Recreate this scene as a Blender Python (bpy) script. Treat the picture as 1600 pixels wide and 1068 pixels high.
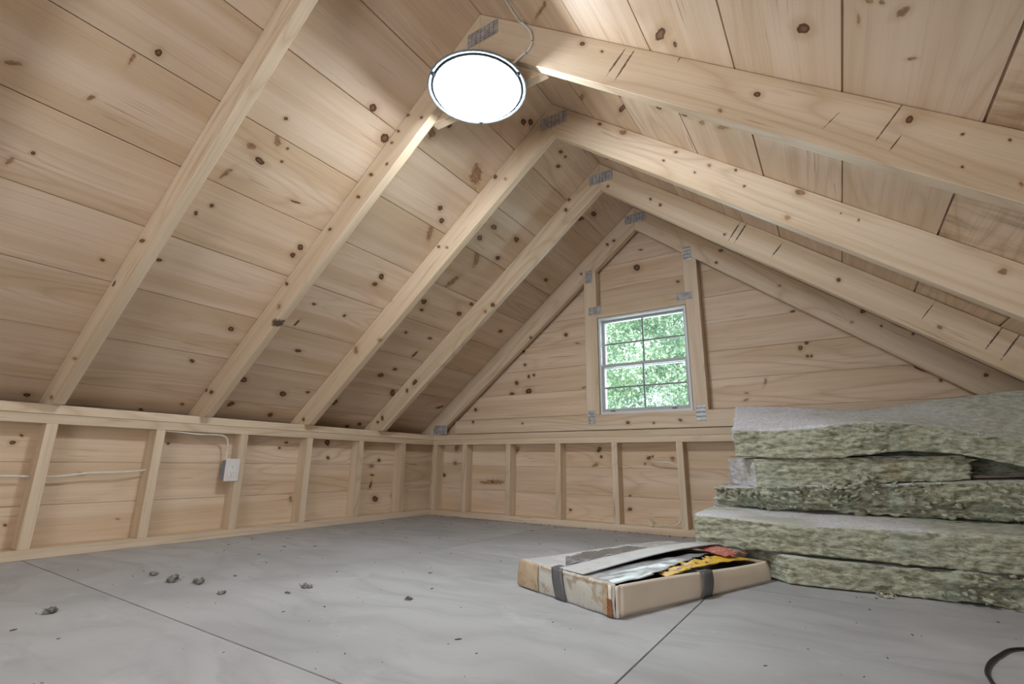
import bpy, bmesh, math, random
import numpy as np
from mathutils import Vector, Matrix, noise
for o in list(bpy.data.objects): bpy.data.objects.remove(o)
sc = bpy.context.scene
COL = sc.collection
V = Vector

EXPO = 0.68
SKY, SUN, WINE, REARE, LAMP = 1.25, 7.0, 6.0, 14.0, 52.0

# ---------------------------------------------------------------- camera
cd = bpy.data.cameras.new('camera'); cam = bpy.data.objects.new('camera', cd); COL.objects.link(cam)
cd.sensor_width = 36; cd.lens = 36 * 763.5 / 1600; cd.clip_start = .02
yaw, pit, rol = [math.radians(a) for a in (33.33975, 14.01024, .72471)]
fw = V((-math.sin(yaw)*math.cos(pit), math.cos(yaw)*math.cos(pit), math.sin(pit)))
rt = V((math.cos(yaw), math.sin(yaw), 0)); up = rt.cross(fw)
r2 = rt*math.cos(rol) + up*math.sin(rol); u2 = -rt*math.sin(rol) + up*math.cos(rol)
mw = Matrix((r2, u2, -fw)).transposed().to_4x4(); mw.translation = V((2.63957, -2.9161, .37745))
cam.matrix_world = mw
sc.camera = cam
sc.view_settings.view_transform = 'Standard'; sc.view_settings.look = 'None'
sc.view_settings.gamma = 1; sc.view_settings.use_curve_mapping = False
sc.view_settings.exposure = EXPO

# ---------------------------------------------------------------- world, sun, daylight
w = bpy.data.worlds.new('sky'); sc.world = w; w.use_nodes = True
bg = w.node_tree.nodes['Background']; bg.inputs[0].default_value = (.80, .90, 1, 1); bg.inputs[1].default_value = SKY
sd = bpy.data.lights.new('sun', 'SUN'); sd.energy = SUN; sd.angle = .01; sd.color = (1, .97, .9)
so = bpy.data.objects.new('sun', sd); COL.objects.link(so)
so.rotation_euler = (math.radians(50), 0, math.radians(-25))

def area(name, loc, rot, sx, sy, e, col):
    l = bpy.data.lights.new(name, 'AREA'); l.shape = 'RECTANGLE'; l.size = sx; l.size_y = sy; l.energy = e; l.color = col
    o = bpy.data.objects.new(name, l); COL.objects.link(o); o.location = loc; o.rotation_euler = [math.radians(a) for a in rot]
    return o
# daylight outside the gable window, shining into the loft
area('window_daylight', (1.68, .32, 1.02), (-90, 0, 0), .62, .66, WINE, (.85, .94, 1))
# added soft fill light, unseen behind the camera, to brighten the loft
area('rear_fill_light', (1.8, -4.1, .55), (118, 0, 0), 1.2, .7, REARE, (.93, .96, 1))

KN = {
 'L': [(-2.485,0.794,0.0119,0.0088,94,0), (-2.531,0.849,0.0236,0.0056,91,1), (-2.574,1.02,0.0138,0.0065,120,1), (-2.628,1.26,0.0069,0.0051,102,0), (-2.74,1.027,0.0188,0.0079,137,1), (-2.667,1.312,0.015,0.006,107,1), (-2.161,1.051,0.033,0.009,109,1), (-2.138,0.913,0.0194,0.0167,129,1), (-2.173,1.248,0.0083,0.0062,71,0), (-2.143,1.194,0.0086,0.008,117,0), (-1.847,0.534,0.0156,0.0148,156,0), (-1.733,0.603,0.022,0.0192,38,0), (-2.092,0.755,0.0088,0.0069,137,0), (-2.071,0.842,0.0271,0.0111,61,1), (-2.087,0.945,0.0202,0.01,-170,0), (-1.227,0.488,0.0715,0.0372,49,1), (-1.573,0.464,0.0302,0.0221,66,1), (-1.523,0.392,0.0131,0.0109,170,0), (-1.274,0.722,0.0164,0.0128,-168,0), (-1.887,1.029,0.0207,0.0043,174,0), (-2.029,0.85,0.0058,0.005,137,0), (-2.021,0.906,0.0058,0.0052,137,0), (-2.349,1.567,0.0078,0.0066,-146,0), (-2.193,1.494,0.0087,0.0071,-159,0), (-1.792,1.743,0.0166,0.013,49,0), (-2.334,2.3,0.012,0.0107,39,0), (-1.859,1.977,0.0158,0.0083,-132,0), (-1.773,2.266,0.0104,0.0076,45,0), (-1.924,2.331,0.0097,0.0071,51,0), (-1.575,2.045,0.0207,0.0143,46,0), (-1.548,2.23,0.0211,0.016,126,0), (-1.753,1.215,0.0172,0.0122,53,0), (-1.761,1.264,0.0141,0.012,44,0), (-1.293,1.195,0.0197,0.0119,43,0), (-1.298,1.251,0.0154,0.0117,-174,0), (-1.515,1.477,0.01,0.0079,-176,0), (-1.324,1.49,0.0102,0.0078,24,0), (-1.418,1.785,0.0189,0.0105,-171,0), (-1.529,1.612,0.0206,0.0059,96,0), (-1.32,2.107,0.0247,0.017,35,0), (-1.297,2.284,0.0187,0.0164,59,0), (-1.183,2.07,0.0137,0.0093,-155,0), (-1.226,0.858,0.0598,0.0191,61,1), (-0.836,0.857,0.0665,0.023,55,1), (-0.865,1.051,0.0599,0.0196,106,1), (-0.937,1.239,0.0233,0.0161,-162,0), (-0.904,1.294,0.0154,0.0105,-165,0), (-0.625,1.226,0.0243,0.0154,-165,0), (-0.925,0.745,0.0205,0.0142,-169,0), (-0.696,0.787,0.021,0.0128,174,0), (-0.892,0.648,0.0206,0.0142,-172,0), (-1.215,0.774,0.0172,0.0131,14,0), (-0.802,1.836,0.0236,0.0173,-175,0), (-0.737,1.767,0.0165,0.0103,-167,0), (-0.962,2.119,0.0251,0.0185,89,0), (-0.598,1.968,0.0377,0.0174,42,0), (-0.69,1.612,0.0261,0.0096,93,0), (-0.642,2.291,0.0215,0.012,34,0), (-0.725,2.326,0.0182,0.0107,-155,0), (-0.884,1.475,0.0131,0.0088,-163,0), (-0.68,1.462,0.0146,0.0093,-165,0), (-0.155,1.23,0.0225,0.0126,-170,0), (-0.594,1.13,0.0179,0.0112,-171,0), (-0.058,2.03,0.0329,0.0132,155,0), (-0.68,0.632,0.0233,0.015,-173,0), (-0.896,0.65,0.0206,0.0142,-172,0), (-0.278,0.215,0.0278,0.0156,177,0), (-0.347,0.29,0.0336,0.0136,138,0), (-0.172,0.742,0.0213,0.0118,-180,0), (-1.172,0.129,0.0181,0.0132,6,0), (-1.206,0.153,0.0177,0.0131,7,0), (-0.879,0.116,0.0148,0.0096,171,0), (-0.82,0.177,0.0154,0.0099,173,0), (-0.823,0.114,0.0102,0.0065,172,0)],
 'R': [(-1.794,0.879,0.0355,0.0121,139,0), (-1.765,0.916,0.0121,0.0056,-29,0), (-1.411,0.733,0.027,0.0135,144,0), (-1.414,0.56,0.0483,0.0083,139,1), (-1.314,0.519,0.0539,0.0101,142,0), (-1.408,0.836,0.0162,0.0143,-168,0), (-1.387,0.899,0.0199,0.0107,151,1), (-1.4,0.986,0.0373,0.0126,130,1), (-1.293,0.284,0.0554,0.0107,136,1), (-0.702,0.133,0.0267,0.0074,131,0), (-1.803,0.407,0.0861,0.006,129,1), (-1.896,1.279,0.0182,0.0137,-33,0), (-1.987,1.427,0.0064,0.0057,120,1), (-1.973,1.459,0.0187,0.0083,148,1), (-1.987,1.403,0.0077,0.0058,107,1), (-1.859,1.487,0.0107,0.0048,125,1), (-1.942,1.387,0.0139,0.0036,11,1), (-1.44,1.23,0.018,0.015,-85,1), (-1.478,1.377,0.0126,0.0075,142,1)],
 'G': [(2.534,1.004,0.0123,0.0104,84,0), (2.566,1.029,0.0105,0.0088,85,0), (2.558,0.956,0.0087,0.0073,83,0), (2.575,0.954,0.0087,0.0073,82,0), (2.518,1.213,0.0123,0.0073,169,0), (3.031,0.838,0.0475,0.0122,152,0), (3.077,0.782,0.0077,0.0068,66,0), (2.343,0.831,0.0212,0.0079,67,1), (2.244,0.778,0.0131,0.0072,177,1), (2.237,0.742,0.017,0.0069,-151,1), (1.659,1.657,0.0244,0.0201,157,0), (1.692,1.779,0.0134,0.0054,164,0), (1.918,1.51,0.0121,0.0084,162,0), (1.124,1.266,0.0156,0.0135,148,0), (1.212,1.194,0.0196,0.0068,172,1), (0.774,1.185,0.0126,0.0104,157,0), (0.786,1.083,0.0124,0.0103,159,0), (0.819,0.994,0.0143,0.0118,102,0), (0.862,1,0.0109,0.0092,161,0), (0.715,0.956,0.017,0.0153,117,0), (0.676,0.878,0.0192,0.0145,-178,0), (0.819,0.887,0.0261,0.0191,-173,0), (0.344,0.777,0.0137,0.0107,169,0), (1.253,0.883,0.0183,0.0067,-161,1), (0.051,0.287,0.0195,0.0143,179,0), (0.175,0.494,0.0309,0.0239,44,1), (0.162,0.379,0.0194,0.0186,134,1), (0.514,0.248,0.0102,0.0067,-178,0), (0.514,0.248,0.1246,0.0178,-178,1), (1.35,0.474,0.0207,0.0128,58,0), (1.362,0.43,0.011,0.0099,-170,0), (1.32,0.378,0.022,0.012,-154,1), (1.672,0.423,0.0138,0.0113,-173,0), (1.647,0.389,0.006,0.0056,-154,0), (1.696,0.427,0.0075,0.0058,81,0), (1.813,0.417,0.0178,0.0115,122,1), (1.541,0.196,0.0103,0.0091,-156,0), (1.537,0.122,0.0141,0.0091,-172,0), (1.138,0.095,0.0093,0.0078,-166,0), (0.726,0.473,0.0273,0.0158,63,1)],
 'W': [(-2.33,0.463,0.0057,0.0049,160,0), (-2.349,0.435,0.0089,0.0063,-155,0), (-2.118,0.314,0.011,0.0077,168,1), (-2.312,0.126,0.0058,0.0043,150,0), (-1.804,0.452,0.0071,0.0059,163,0), (-1.951,0.12,0.0097,0.004,172,1), (-0.908,0.495,0.0194,0.0176,157,0), (-0.892,0.401,0.012,0.0097,169,0), (-1.189,0.484,0.0102,0.0055,-180,0), (-1.225,0.453,0.01,0.0072,175,0), (-0.468,0.39,0.0147,0.0109,174,0), (-0.526,0.227,0.025,0.0085,76,0), (-0.477,0.133,0.0262,0.0187,168,0), (-0.534,0.355,0.0284,0.0171,177,1), (-0.521,0.291,0.017,0.0051,179,0), (-1.117,0.16,0.0219,0.0121,102,1), (-0.318,0.143,0.0194,0.0167,146,1)],
 'C': [(1.578,0.631,0.0122,0.0097,179,0), (1.736,0.626,0.0069,0.0067,-155,0), (1.893,0.635,0.0108,0.0074,164,0), (0.383,0.677,0.0109,0.0085,171,0), (0.816,0.653,0.0079,0.0066,172,0)],
 'T1L': [(1.407,0.049,0.0257,0.0071,123,0), (1.633,0.032,0.0185,0.0129,-4,3), (1.986,0.083,0.0306,0.0075,132,1), (2.211,0.085,0.0259,0.0096,129,1)],
 'T2L': [(0.436,0.09,0.0102,0.0063,120,0), (0.467,0.009,0.0098,0.0059,110,0), (0.544,0.02,0.0092,0.0052,101,0), (0.594,0.029,0.0092,0.0052,102,0), (0.67,0.091,0.009,0.0052,104,0), (0.753,0.049,0.0137,0.0069,112,0), (0.858,0.068,0.0139,0.0069,114,0), (1.06,0.041,0.0114,0.0075,134,0), (1.495,0.079,0.0173,0.014,99,1), (1.401,0.023,0.0142,0.0086,113,0), (1.553,0.141,0.042,0.0237,112,3), (2.11,0.051,0.0196,0.0093,130,0), (2.143,0.003,0.018,0.0117,114,0)],
 'T3L': [(0.432,0.017,0.0138,0.0094,98,0), (0.405,0.084,0.0125,0.0066,114,1), (0.893,0.024,0.0099,0.0067,109,0), (0.861,0.071,0.012,0.0083,108,1), (1.308,-0.002,0.0108,0.0071,117,0), (1.493,0.13,0.016,0.014,128,1), (1.662,0.036,0.0253,0.0196,94,1), (2.224,0.069,0.0135,0.0106,110,0)],
 'T4L': [(0.316,0.044,0.0137,0.0095,107,0), (0.261,0.011,0.0114,0.0077,108,0), (1.028,0.113,0.0154,0.0119,112,0), (1.093,0.102,0.0156,0.012,114,1), (1.789,0.061,0.0226,0.0168,-0,0), (1.873,0.06,0.0136,0.0114,82,0), (2.155,0.058,0.0178,0.0124,66,0), (2.203,0.051,0.013,0.0087,132,0)],
 'T2R': [(1.458,-0.014,0.0082,0.0072,26,0), (1.515,0.029,0.008,0.0059,36,0), (1.615,0.032,0.0032,0.0025,-163,0), (1.687,0.021,0.0028,0.0021,42,0), (1.743,0.098,0.0078,0.0034,59,1), (0.56,0.024,0.011,0.0061,-174,0), (1.183,0.049,0.0101,0.007,-167,0), (0.65,0.034,0.0065,0.0039,-171,0), (0.724,0.056,0.0463,0.0042,95,3), (0.76,0.057,0.0532,0.0041,92,3), (0.919,0.001,0.0168,0.0022,-93,3), (1.484,0.039,0.062,0.0016,91,3), (1.516,-0.01,0.0114,0.0015,-96,3), (1.519,0.081,0.0207,0.0016,92,3), (1.647,0.095,0.0029,0.0023,39,0), (1.119,0.112,0.0091,0.0064,-167,1), (1.376,0.07,0.0276,0.0011,102,3)],
 'T3R': [(0.318,0.014,0.0106,0.007,-174,0), (0.452,0.016,0.0199,0.0135,-173,1), (0.729,0.021,0.007,0.0051,-174,0), (0.883,0.029,0.0086,0.0065,30,1), (0.848,0.069,0.0059,0.0044,29,0), (0.984,0.015,0.0055,0.0041,34,0), (1.049,0.055,0.0053,0.004,35,0), (1.228,0.013,0.0162,0.0131,-172,1), (1.241,0.105,0.0119,0.009,172,1), (1.808,0.036,0.0126,0.0109,161,1), (0.7,0.068,0.0063,0.0047,25,0), (1.433,0.036,0.0044,0.0033,48,0), (1.375,0.032,0.0034,0.0025,46,0)],
 'T4R': [(1.391,0.071,0.0085,0.0076,38,0), (1.767,0.085,0.0098,0.0091,63,1), (1.919,-0.015,0.0093,0.0065,62,0), (0.897,0.051,0.0579,0.0041,-92,3), (0.926,0.046,0.0575,0.004,-92,3), (1.11,0.057,0.0404,0.0034,93,3), (1.705,0.047,0.0409,0.0021,90,3), (1.912,0.046,0.0532,0.0029,-91,3), (1.963,0.048,0.0589,0.0031,-92,3), (0.418,0.07,0.0081,0.0063,22,0), (0.866,0.086,0.0068,0.0055,34,0), (0.137,0.095,0.009,0.0068,-163,0), (0.486,0.078,0.0079,0.0062,24,0)],
 'T5R': [(1.465,0.008,0.011,0.0094,101,0), (1.456,0.078,0.0083,0.0079,47,1), (1.567,0.033,0.0065,0.005,58,0), (1.692,0.006,0.0062,0.0047,60,0), (1.998,0.039,0.0086,0.0061,65,0), (0.694,0.099,0.0083,0.0069,34,0), (0.675,0.025,0.0109,0.0079,165,0), (1.066,0.066,0.0094,0.0073,160,1)],
 'T5L': [(0.295,0.056,0.0103,0.0084,89,0), (0.248,0.072,0.0109,0.0097,129,0), (1.128,0.124,0.0111,0.0092,115,0), (0.559,0.066,0.0105,0.0087,97,0)],
}

# ---------------------------------------------------------------- tags
def tag(o, label=None, cat=None, group=None, kind=None):
    if label: o['label'] = label
    if cat: o['category'] = cat
    if group: o['group'] = group
    if kind: o['kind'] = kind
    return o
def empty(name, loc=(0, 0, 0), rz=0, **k):
    o = bpy.data.objects.new(name, None); COL.objects.link(o); o.location = loc; o.rotation_euler = (0, 0, rz)
    o.empty_display_size = .05
    return tag(o, **k)
def link(name, me, mat=None, parent=None, **k):
    o = bpy.data.objects.new(name, me); COL.objects.link(o)
    if mat is not None and not me.materials: me.materials.append(mat)
    if parent: o.parent = parent
    return tag(o, **k)

# ---------------------------------------------------------------- node helpers
class NT:
    def __init__(s, name, group=False):
        if group:
            s.t = bpy.data.node_groups.new(name, 'ShaderNodeTree')
        else:
            s.m = bpy.data.materials.new(name); s.m.use_nodes = True; s.t = s.m.node_tree
            s.b = s.t.nodes['Principled BSDF']
    def n(s, ty, **k):
        nd = s.t.nodes.new('ShaderNode' + ty)
        for a, b in k.items(): setattr(nd, a, b)
        return nd
    def put(s, sock, v):
        if isinstance(v, bpy.types.NodeSocket): s.t.links.new(v, sock)
        elif v is not None:
            if isinstance(v, (tuple, list)) and len(v) == 3 and sock.type == 'RGBA': v = (*v, 1)
            sock.default_value = v
    def math(s, op, a, b=None, c=None, clamp=False):
        nd = s.n('Math', operation=op, use_clamp=clamp)
        for i, v in enumerate((a, b, c)): s.put(nd.inputs[i], v)
        return nd.outputs[0]
    def vm(s, op, a, b=None):
        nd = s.n('VectorMath', operation=op); s.put(nd.inputs[0], a); s.put(nd.inputs[1], b)
        return nd.outputs['Value'] if op in ('LENGTH', 'DISTANCE') else nd.outputs[0]
    def noise(s, vec, scale, detail=2, rough=.5, dist=0, col=False):
        nd = s.n('TexNoise'); s.put(nd.inputs['Vector'], vec); nd.inputs['Scale'].default_value = scale
        nd.inputs['Detail'].default_value = detail; nd.inputs['Roughness'].default_value = rough; nd.inputs['Distortion'].default_value = dist
        return nd.outputs['Color' if col else 'Fac']
    def rng(s, v, a, b, c=0., d=1., smooth=True):
        nd = s.n('MapRange'); nd.interpolation_type = 'SMOOTHSTEP' if smooth else 'LINEAR'
        s.put(nd.inputs['Value'], v)
        for q, x in zip(('From Min', 'From Max', 'To Min', 'To Max'), (a, b, c, d)): s.put(nd.inputs[q], x)
        return nd.outputs[0]
    def mix(s, f, a, b, mode='MIX'):
        nd = s.n('Mix', data_type='RGBA', blend_type=mode); s.put(nd.inputs[0], f); s.put(nd.inputs[6], a); s.put(nd.inputs[7], b)
        return nd.outputs[2]
    def bump(s, h, strength=.3, dist=.002):
        nd = s.n('Bump'); s.put(nd.inputs['Height'], h); nd.inputs['Strength'].default_value = strength; nd.inputs['Distance'].default_value = dist
        return nd.outputs[0]
    def coord(s): return s.n('TexCoord').outputs['Object']
    def set(s, col=None, rough=None, metal=None, normal=None, spec=None, **k):
        for q, v in (('Base Color', col), ('Roughness', rough), ('Metallic', metal), ('Normal', normal), ('Specular IOR Level', spec)):
            s.put(s.b.inputs[q], v)
        return s.m
def plain(name, col, rough=.5, metal=0., var=.06, sc_=20, bump=0., spec=.4):
    t = NT(name); c = t.coord(); f = t.noise(c, sc_, 3)
    cc = t.mix(t.rng(f, .3, .7), tuple(x*(1-var) for x in col), tuple(min(1, x*(1+var)) for x in col))
    return t.set(cc, rough, metal, t.bump(f, bump, .001) if bump else None, spec)

# ---------------------------------------------------------------- pine
def pine_group():
    g = NT('pine', True); t = g.t
    I = {}
    for nm, ty in (('P', 'NodeSocketVector'), ('Knot', 'NodeSocketFloat'), ('Soft', 'NodeSocketFloat'), ('Line', 'NodeSocketFloat'),
                   ('Seed', 'NodeSocketFloat'), ('Light', 'NodeSocketColor'), ('Dark', 'NodeSocketColor'), ('Pins', 'NodeSocketFloat'), ('Stain', 'NodeSocketFloat')):
        t.interface.new_socket(nm, in_out='INPUT', socket_type=ty)
    for nm, ty in (('Color', 'NodeSocketColor'), ('Rough', 'NodeSocketFloat'), ('Height', 'NodeSocketFloat')):
        t.interface.new_socket(nm, in_out='OUTPUT', socket_type=ty)
    gi = g.n('Group') if False else t.nodes.new('NodeGroupInput'); go = t.nodes.new('NodeGroupOutput')
    i = {s.name: s for s in gi.outputs}
    off = g.n('CombineXYZ'); g.put(off.inputs[0], g.math('MULTIPLY', i['Seed'], 7.31)); g.put(off.inputs[1], g.math('MULTIPLY', i['Seed'], 3.17)); g.put(off.inputs[2], i['Seed'])
    P = g.vm('ADD', i['P'], off.outputs[0])
    wr = g.vm('SUBTRACT', g.noise(g.vm('MULTIPLY', P, (1.1, 3.5, 1)), 1, 2, col=True), (.5, .5, .5))
    # grain swings round a knot
    kb = g.math('DIVIDE', .016, g.math('ADD', 1, g.math('MULTIPLY', i['Knot'], i['Knot'])))
    kv = g.n('CombineXYZ'); g.put(kv.inputs[1], kb)
    Pw = g.vm('ADD', g.vm('ADD', P, g.vm('MULTIPLY', wr, (.0, .055, 0))), kv.outputs[0])
    fine = g.noise(g.vm('MULTIPLY', Pw, (2.5, 150, 1)), 1, 3, .6)
    streak = g.noise(g.vm('MULTIPLY', Pw, (.55, 11, 1)), 1, 3, .55)
    fig = g.noise(g.vm('MULTIPLY', Pw, (.8, 5.5, 1)), 1, 1, .4)
    ring = g.math('PINGPONG', g.math('MULTIPLY', fig, 26), 1)
    ring = g.math('POWER', ring, 3)
    figm = g.rng(g.noise(g.vm('MULTIPLY', P, (.7, 3, 1)), 1, 1), .42, .66)
    col = g.mix(g.rng(streak, .36, .66), i['Light'], i['Dark'])
    col = g.mix(g.math('MULTIPLY', ring, g.math('MULTIPLY', figm, .42)), col, (.40, .25, .135))
    col = g.mix(g.math('MULTIPLY', g.rng(fine, .45, .8), .34), col, (.42, .29, .17))
    hair = g.noise(g.vm('MULTIPLY', Pw, (4.5, 95, 1)), 1, 2, .5)
    hsel = g.rng(g.noise(g.vm('MULTIPLY', P, (2, 9, 1)), 1.3, 2), .50, .66)
    col = g.mix(g.math('MULTIPLY', g.math('MULTIPLY', g.rng(hair, .60, .72), hsel), .55), col, (.26, .145, .065))
    blot = g.noise(g.vm('MULTIPLY', P, (2.2, 5, 1)), 1, 3, .6)
    col = g.mix(g.math('MULTIPLY', g.rng(blot, .5, .75), .16), col, (.74, .60, .42))
    # brown stain
    st = g.noise(g.vm('MULTIPLY', Pw, (9, 2.2, 1)), 1, 4, .65)
    col = g.mix(g.math('MULTIPLY', g.rng(st, .42, .68), i['Stain']), col, (.23, .13, .055))
    # pin knots
    vo = g.n('TexVoronoi'); g.put(vo.inputs['Vector'], g.vm('MULTIPLY', P, (5, 8, 1))); vo.inputs['Scale'].default_value = 1
    pick = g.math('GREATER_THAN', g.n_sep(vo.outputs['Color']), .62)
    pin = g.math('MULTIPLY', g.math('MULTIPLY', g.rng(vo.outputs['Distance'], .02, .045, 1, 0), pick), i['Pins'])
    col = g.mix(g.math('MULTIPLY', pin, .85), col, (.13, .065, .028))
    # soft marks
    sf = g.math('ADD', i['Soft'], g.math('MULTIPLY', g.math('SUBTRACT', g.noise(g.vm('MULTIPLY', P, (28, 75, 1)), 1, 3, .65), .5), 1.5))
    col = g.mix(g.rng(i['Soft'], .9, 2.4, .30, 0), col, (.42, .26, .13))
    scol = g.mix(g.rng(g.noise(g.vm('MULTIPLY', P, (60, 130, 1)), 1, 2), .4, .62), (.16, .07, .028), (.36, .19, .085))
    col = g.mix(g.math('MULTIPLY', g.rng(sf, .65, 1.05, 1, 0), .78), col, scol)
    # knots
    k = g.math('ADD', i['Knot'], g.math('MULTIPLY', g.math('SUBTRACT', g.noise(P, 70, 3, .6), .5), .8))
    col = g.mix(g.rng(k, 1.0, 2.9, .34, 0), col, (.36, .20, .085))
    core = g.mix(g.rng(k, .25, .8), (.20, .085, .034), (.045, .018, .008))
    col = g.mix(g.rng(k, .85, 1.08, .96, 0), col, core)
    ln = g.math('ADD', i['Line'], g.math('MULTIPLY', g.math('SUBTRACT', g.noise(P, 90, 2), .5), 1.2))
    col = g.mix(g.rng(ln, .6, 1.15, .9, 0), col, (.04, .022, .012))
    g.put(go.inputs['Color'], col)
    g.put(go.inputs['Rough'], g.math('ADD', .40, g.math('MULTIPLY', fine, .22)))
    h = g.math('ADD', g.math('MULTIPLY', fine, .5), g.rng(k, .8, 1.2, -.5, 0))
    g.put(go.inputs['Height'], h)
    return t
def n_sep(s, c):
    nd = s.n('SeparateColor'); s.put(nd.inputs[0], c); return nd.outputs[0]
NT.n_sep = n_sep
PINE = pine_group()
BOARD = ((.75, .59, .445), (.635, .465, .31))
LUMB = ((.75, .615, .465), (.63, .485, .33))
_cache = {}
def pine(seed, tone, knots=(), pins=0., stain=0., rough=None):
    key = (round(seed, 2), tone, tuple(knots), pins, stain)
    if key in _cache: return _cache[key]
    t = NT('pine_wood')
    uv = t.n('UVMap', uv_map='suv').outputs[0]
    gn = t.n('Group'); gn.node_tree = PINE
    wob = t.vm('MULTIPLY', t.vm('SUBTRACT', t.noise(uv, 22, 2, col=True), (.5, .5, .5)), (.016, .016, 0)) if knots else None
    q = t.vm('ADD', uv, wob) if knots else uv
    fields = {0: None, 1: None, 3: None}
    for (a, b, ra, rb, an, kd) in knots:
        # texture mapping: p -> R(-an) (p - c) / r
        mp = t.n('Mapping', vector_type='TEXTURE')
        mp.inputs['Location'].default_value = (a, b, 0); mp.inputs['Rotation'].default_value = (0, 0, math.radians(an)); mp.inputs['Scale'].default_value = (ra, rb, 1)
        t.put(mp.inputs['Vector'], uv if kd == 3 else q)
        d = t.vm('LENGTH', mp.outputs[0])
        fields[kd] = d if fields[kd] is None else t.math('MINIMUM', fields[kd], d)
    for kd, nm in ((0, 'Knot'), (1, 'Soft'), (3, 'Line')):
        t.put(gn.inputs[nm], fields[kd] if fields[kd] is not None else 9.)
    t.put(gn.inputs['P'], uv); gn.inputs['Seed'].default_value = seed
    t.put(gn.inputs['Light'], tone[0]); t.put(gn.inputs['Dark'], tone[1]); gn.inputs['Pins'].default_value = pins; gn.inputs['Stain'].default_value = stain
    m = t.set(gn.outputs['Color'], gn.outputs['Rough'], 0., t.bump(gn.outputs['Height'], .35, .0012), .42)
    _cache[key] = m
    return m
def shade(tone, k): return tuple(tuple(c*k for c in t) for t in tone)
R = random.Random(7)
def near(S, u0, u1, v0, v1, mg=.03):
    return [k for k in KN.get(S, []) if u0-mg < k[0] < u1+mg and v0-mg < k[1] < v1+mg]

# ---------------------------------------------------------------- lumber meshes
def poly_bar(sec, A, d, L, e1, e2, u0=0., v0=0., sh0=0., sh1=0., bevel=.0015, ends=None):
    """bar: cross section sec [(a,b)..] in directions e1,e2 swept along d from A; UV 'suv' = (along, perimeter)"""
    bm = bmesh.new(); uvl = bm.loops.layers.uv.new('suv')
    A, d, e1, e2 = V(A), V(d).normalized(), V(e1).normalized(), V(e2).normalized()
    n = len(sec); r = []
    for k in (0, 1):
        r.append([bm.verts.new(A + e1*a + e2*b + d*((sh0*a) if k == 0 else L + sh1*a)) for a, b in sec])
    per = [0.]
    for i in range(n):
        a, b = sec[i], sec[(i+1) % n]; per.append(per[-1] + math.hypot(a[0]-b[0], a[1]-b[1]))
    for i in range(n):
        j = (i+1) % n
        f = bm.faces.new((r[0][i], r[0][j], r[1][j], r[1][i]))
        us = (u0 + sh0*sec[i][0], u0 + sh0*sec[j][0], u0 + L + sh1*sec[j][0], u0 + L + sh1*sec[i][0])
        vs = (per[i], per[i+1], per[i+1], per[i])
        for lp, u, v in zip(f.loops, us, vs): lp[uvl].uv = (u, v0 + v)
    for k in (0, 1):
        f = bm.faces.new(r[k])
        for lp, (a, b) in zip(f.loops, sec): lp[uvl].uv = (u0 + k*L + b, v0 + a)
    bmesh.ops.recalc_face_normals(bm, faces=bm.faces)
    if bevel:
        bmesh.ops.bevel(bm, geom=[e for e in bm.edges], offset=bevel, segments=1, affect='EDGES', clamp_overlap=True)
    me = bpy.data.meshes.new('bar'); bm.to_mesh(me); bm.free()
    return me
def bar(name, A, d, L, e1, w1, e2, w2, mat, parent, **k):
    kw = {q: k.pop(q) for q in ('u0', 'v0', 'sh0', 'sh1', 'bevel') if q in k}
    return link(name, poly_bar([(0, 0), (w1, 0), (w1, w2), (0, w2)], A, d, L, e1, e2, **kw), mat, parent, **k)
def shiplap(name, A, d, L, e1, W, e2, mat, parent, gap=.003, **k):
    kw = {q: k.pop(q) for q in ('u0', 'v0', 'sh0', 'sh1') if q in k}
    sec = [(0, 0), (W-gap, 0), (W-gap, .009), (W+.006, .009), (W+.006, .018), (.010, .018), (.010, .0085), (0, .0085)]
    return link(name, poly_bar(sec, A, d, L, e1, e2, bevel=0, **kw), mat, parent, **k)
def box_bm(bm, c, s, rot=None):
    m = Matrix.Translation(V(c)) @ (rot or Matrix()) @ Matrix.Diagonal((*s, 1))
    bmesh.ops.create_cube(bm, size=1, matrix=m)
def fin(bm, name='m', smooth=False, bevel=0):
    if bevel: bmesh.ops.bevel(bm, geom=list(bm.edges), offset=bevel, segments=2, affect='EDGES', clamp_overlap=True)
    bmesh.ops.recalc_face_normals(bm, faces=bm.faces)
    me = bpy.data.meshes.new(name); bm.to_mesh(me); bm.free()
    if smooth: me.polygons.foreach_set('use_smooth', [True]*len(me.polygons))
    return me
def tube(pts, r, seg=8, sub=8):
    """smooth swept tube through pts"""
    P = [V(p) for p in pts]; Q = []
    for i in range(len(P)-1):
        p0 = P[max(i-1, 0)]; p1 = P[i]; p2 = P[i+1]; p3 = P[min(i+2, len(P)-1)]
        for k in range(sub):
            t = k/sub
            Q.append(.5*((2*p1) + (p2-p0)*t + (2*p0-5*p1+4*p2-p3)*t*t + (3*p1-p0-3*p2+p3)*t**3))
    Q.append(P[-1])
    bm = bmesh.new(); rings = []; up = V((0, 0, 1))
    for i, q in enumerate(Q):
        d = (Q[min(i+1, len(Q)-1)] - Q[max(i-1, 0)]).normalized()
        a = d.cross(up)
        if a.length < .1: a = d.cross(V((1, 0, 0)))
        a.normalize(); b = d.cross(a)
        rr = r if not isinstance(r, tuple) else r[0] + (r[1]-r[0])*i/(len(Q)-1)
        rings.append([bm.verts.new(q + (a*math.cos(2*math.pi*k/seg) + b*math.sin(2*math.pi*k/seg))*rr) for k in range(seg)])
    for x, y in zip(rings, rings[1:]):
        for k in range(seg): bm.faces.new((x[k], x[(k+1) % seg], y[(k+1) % seg], y[k]))
    bm.faces.new(rings[0]); bm.faces.new(rings[-1][::-1])
    return fin(bm, 'tube', True)

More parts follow.
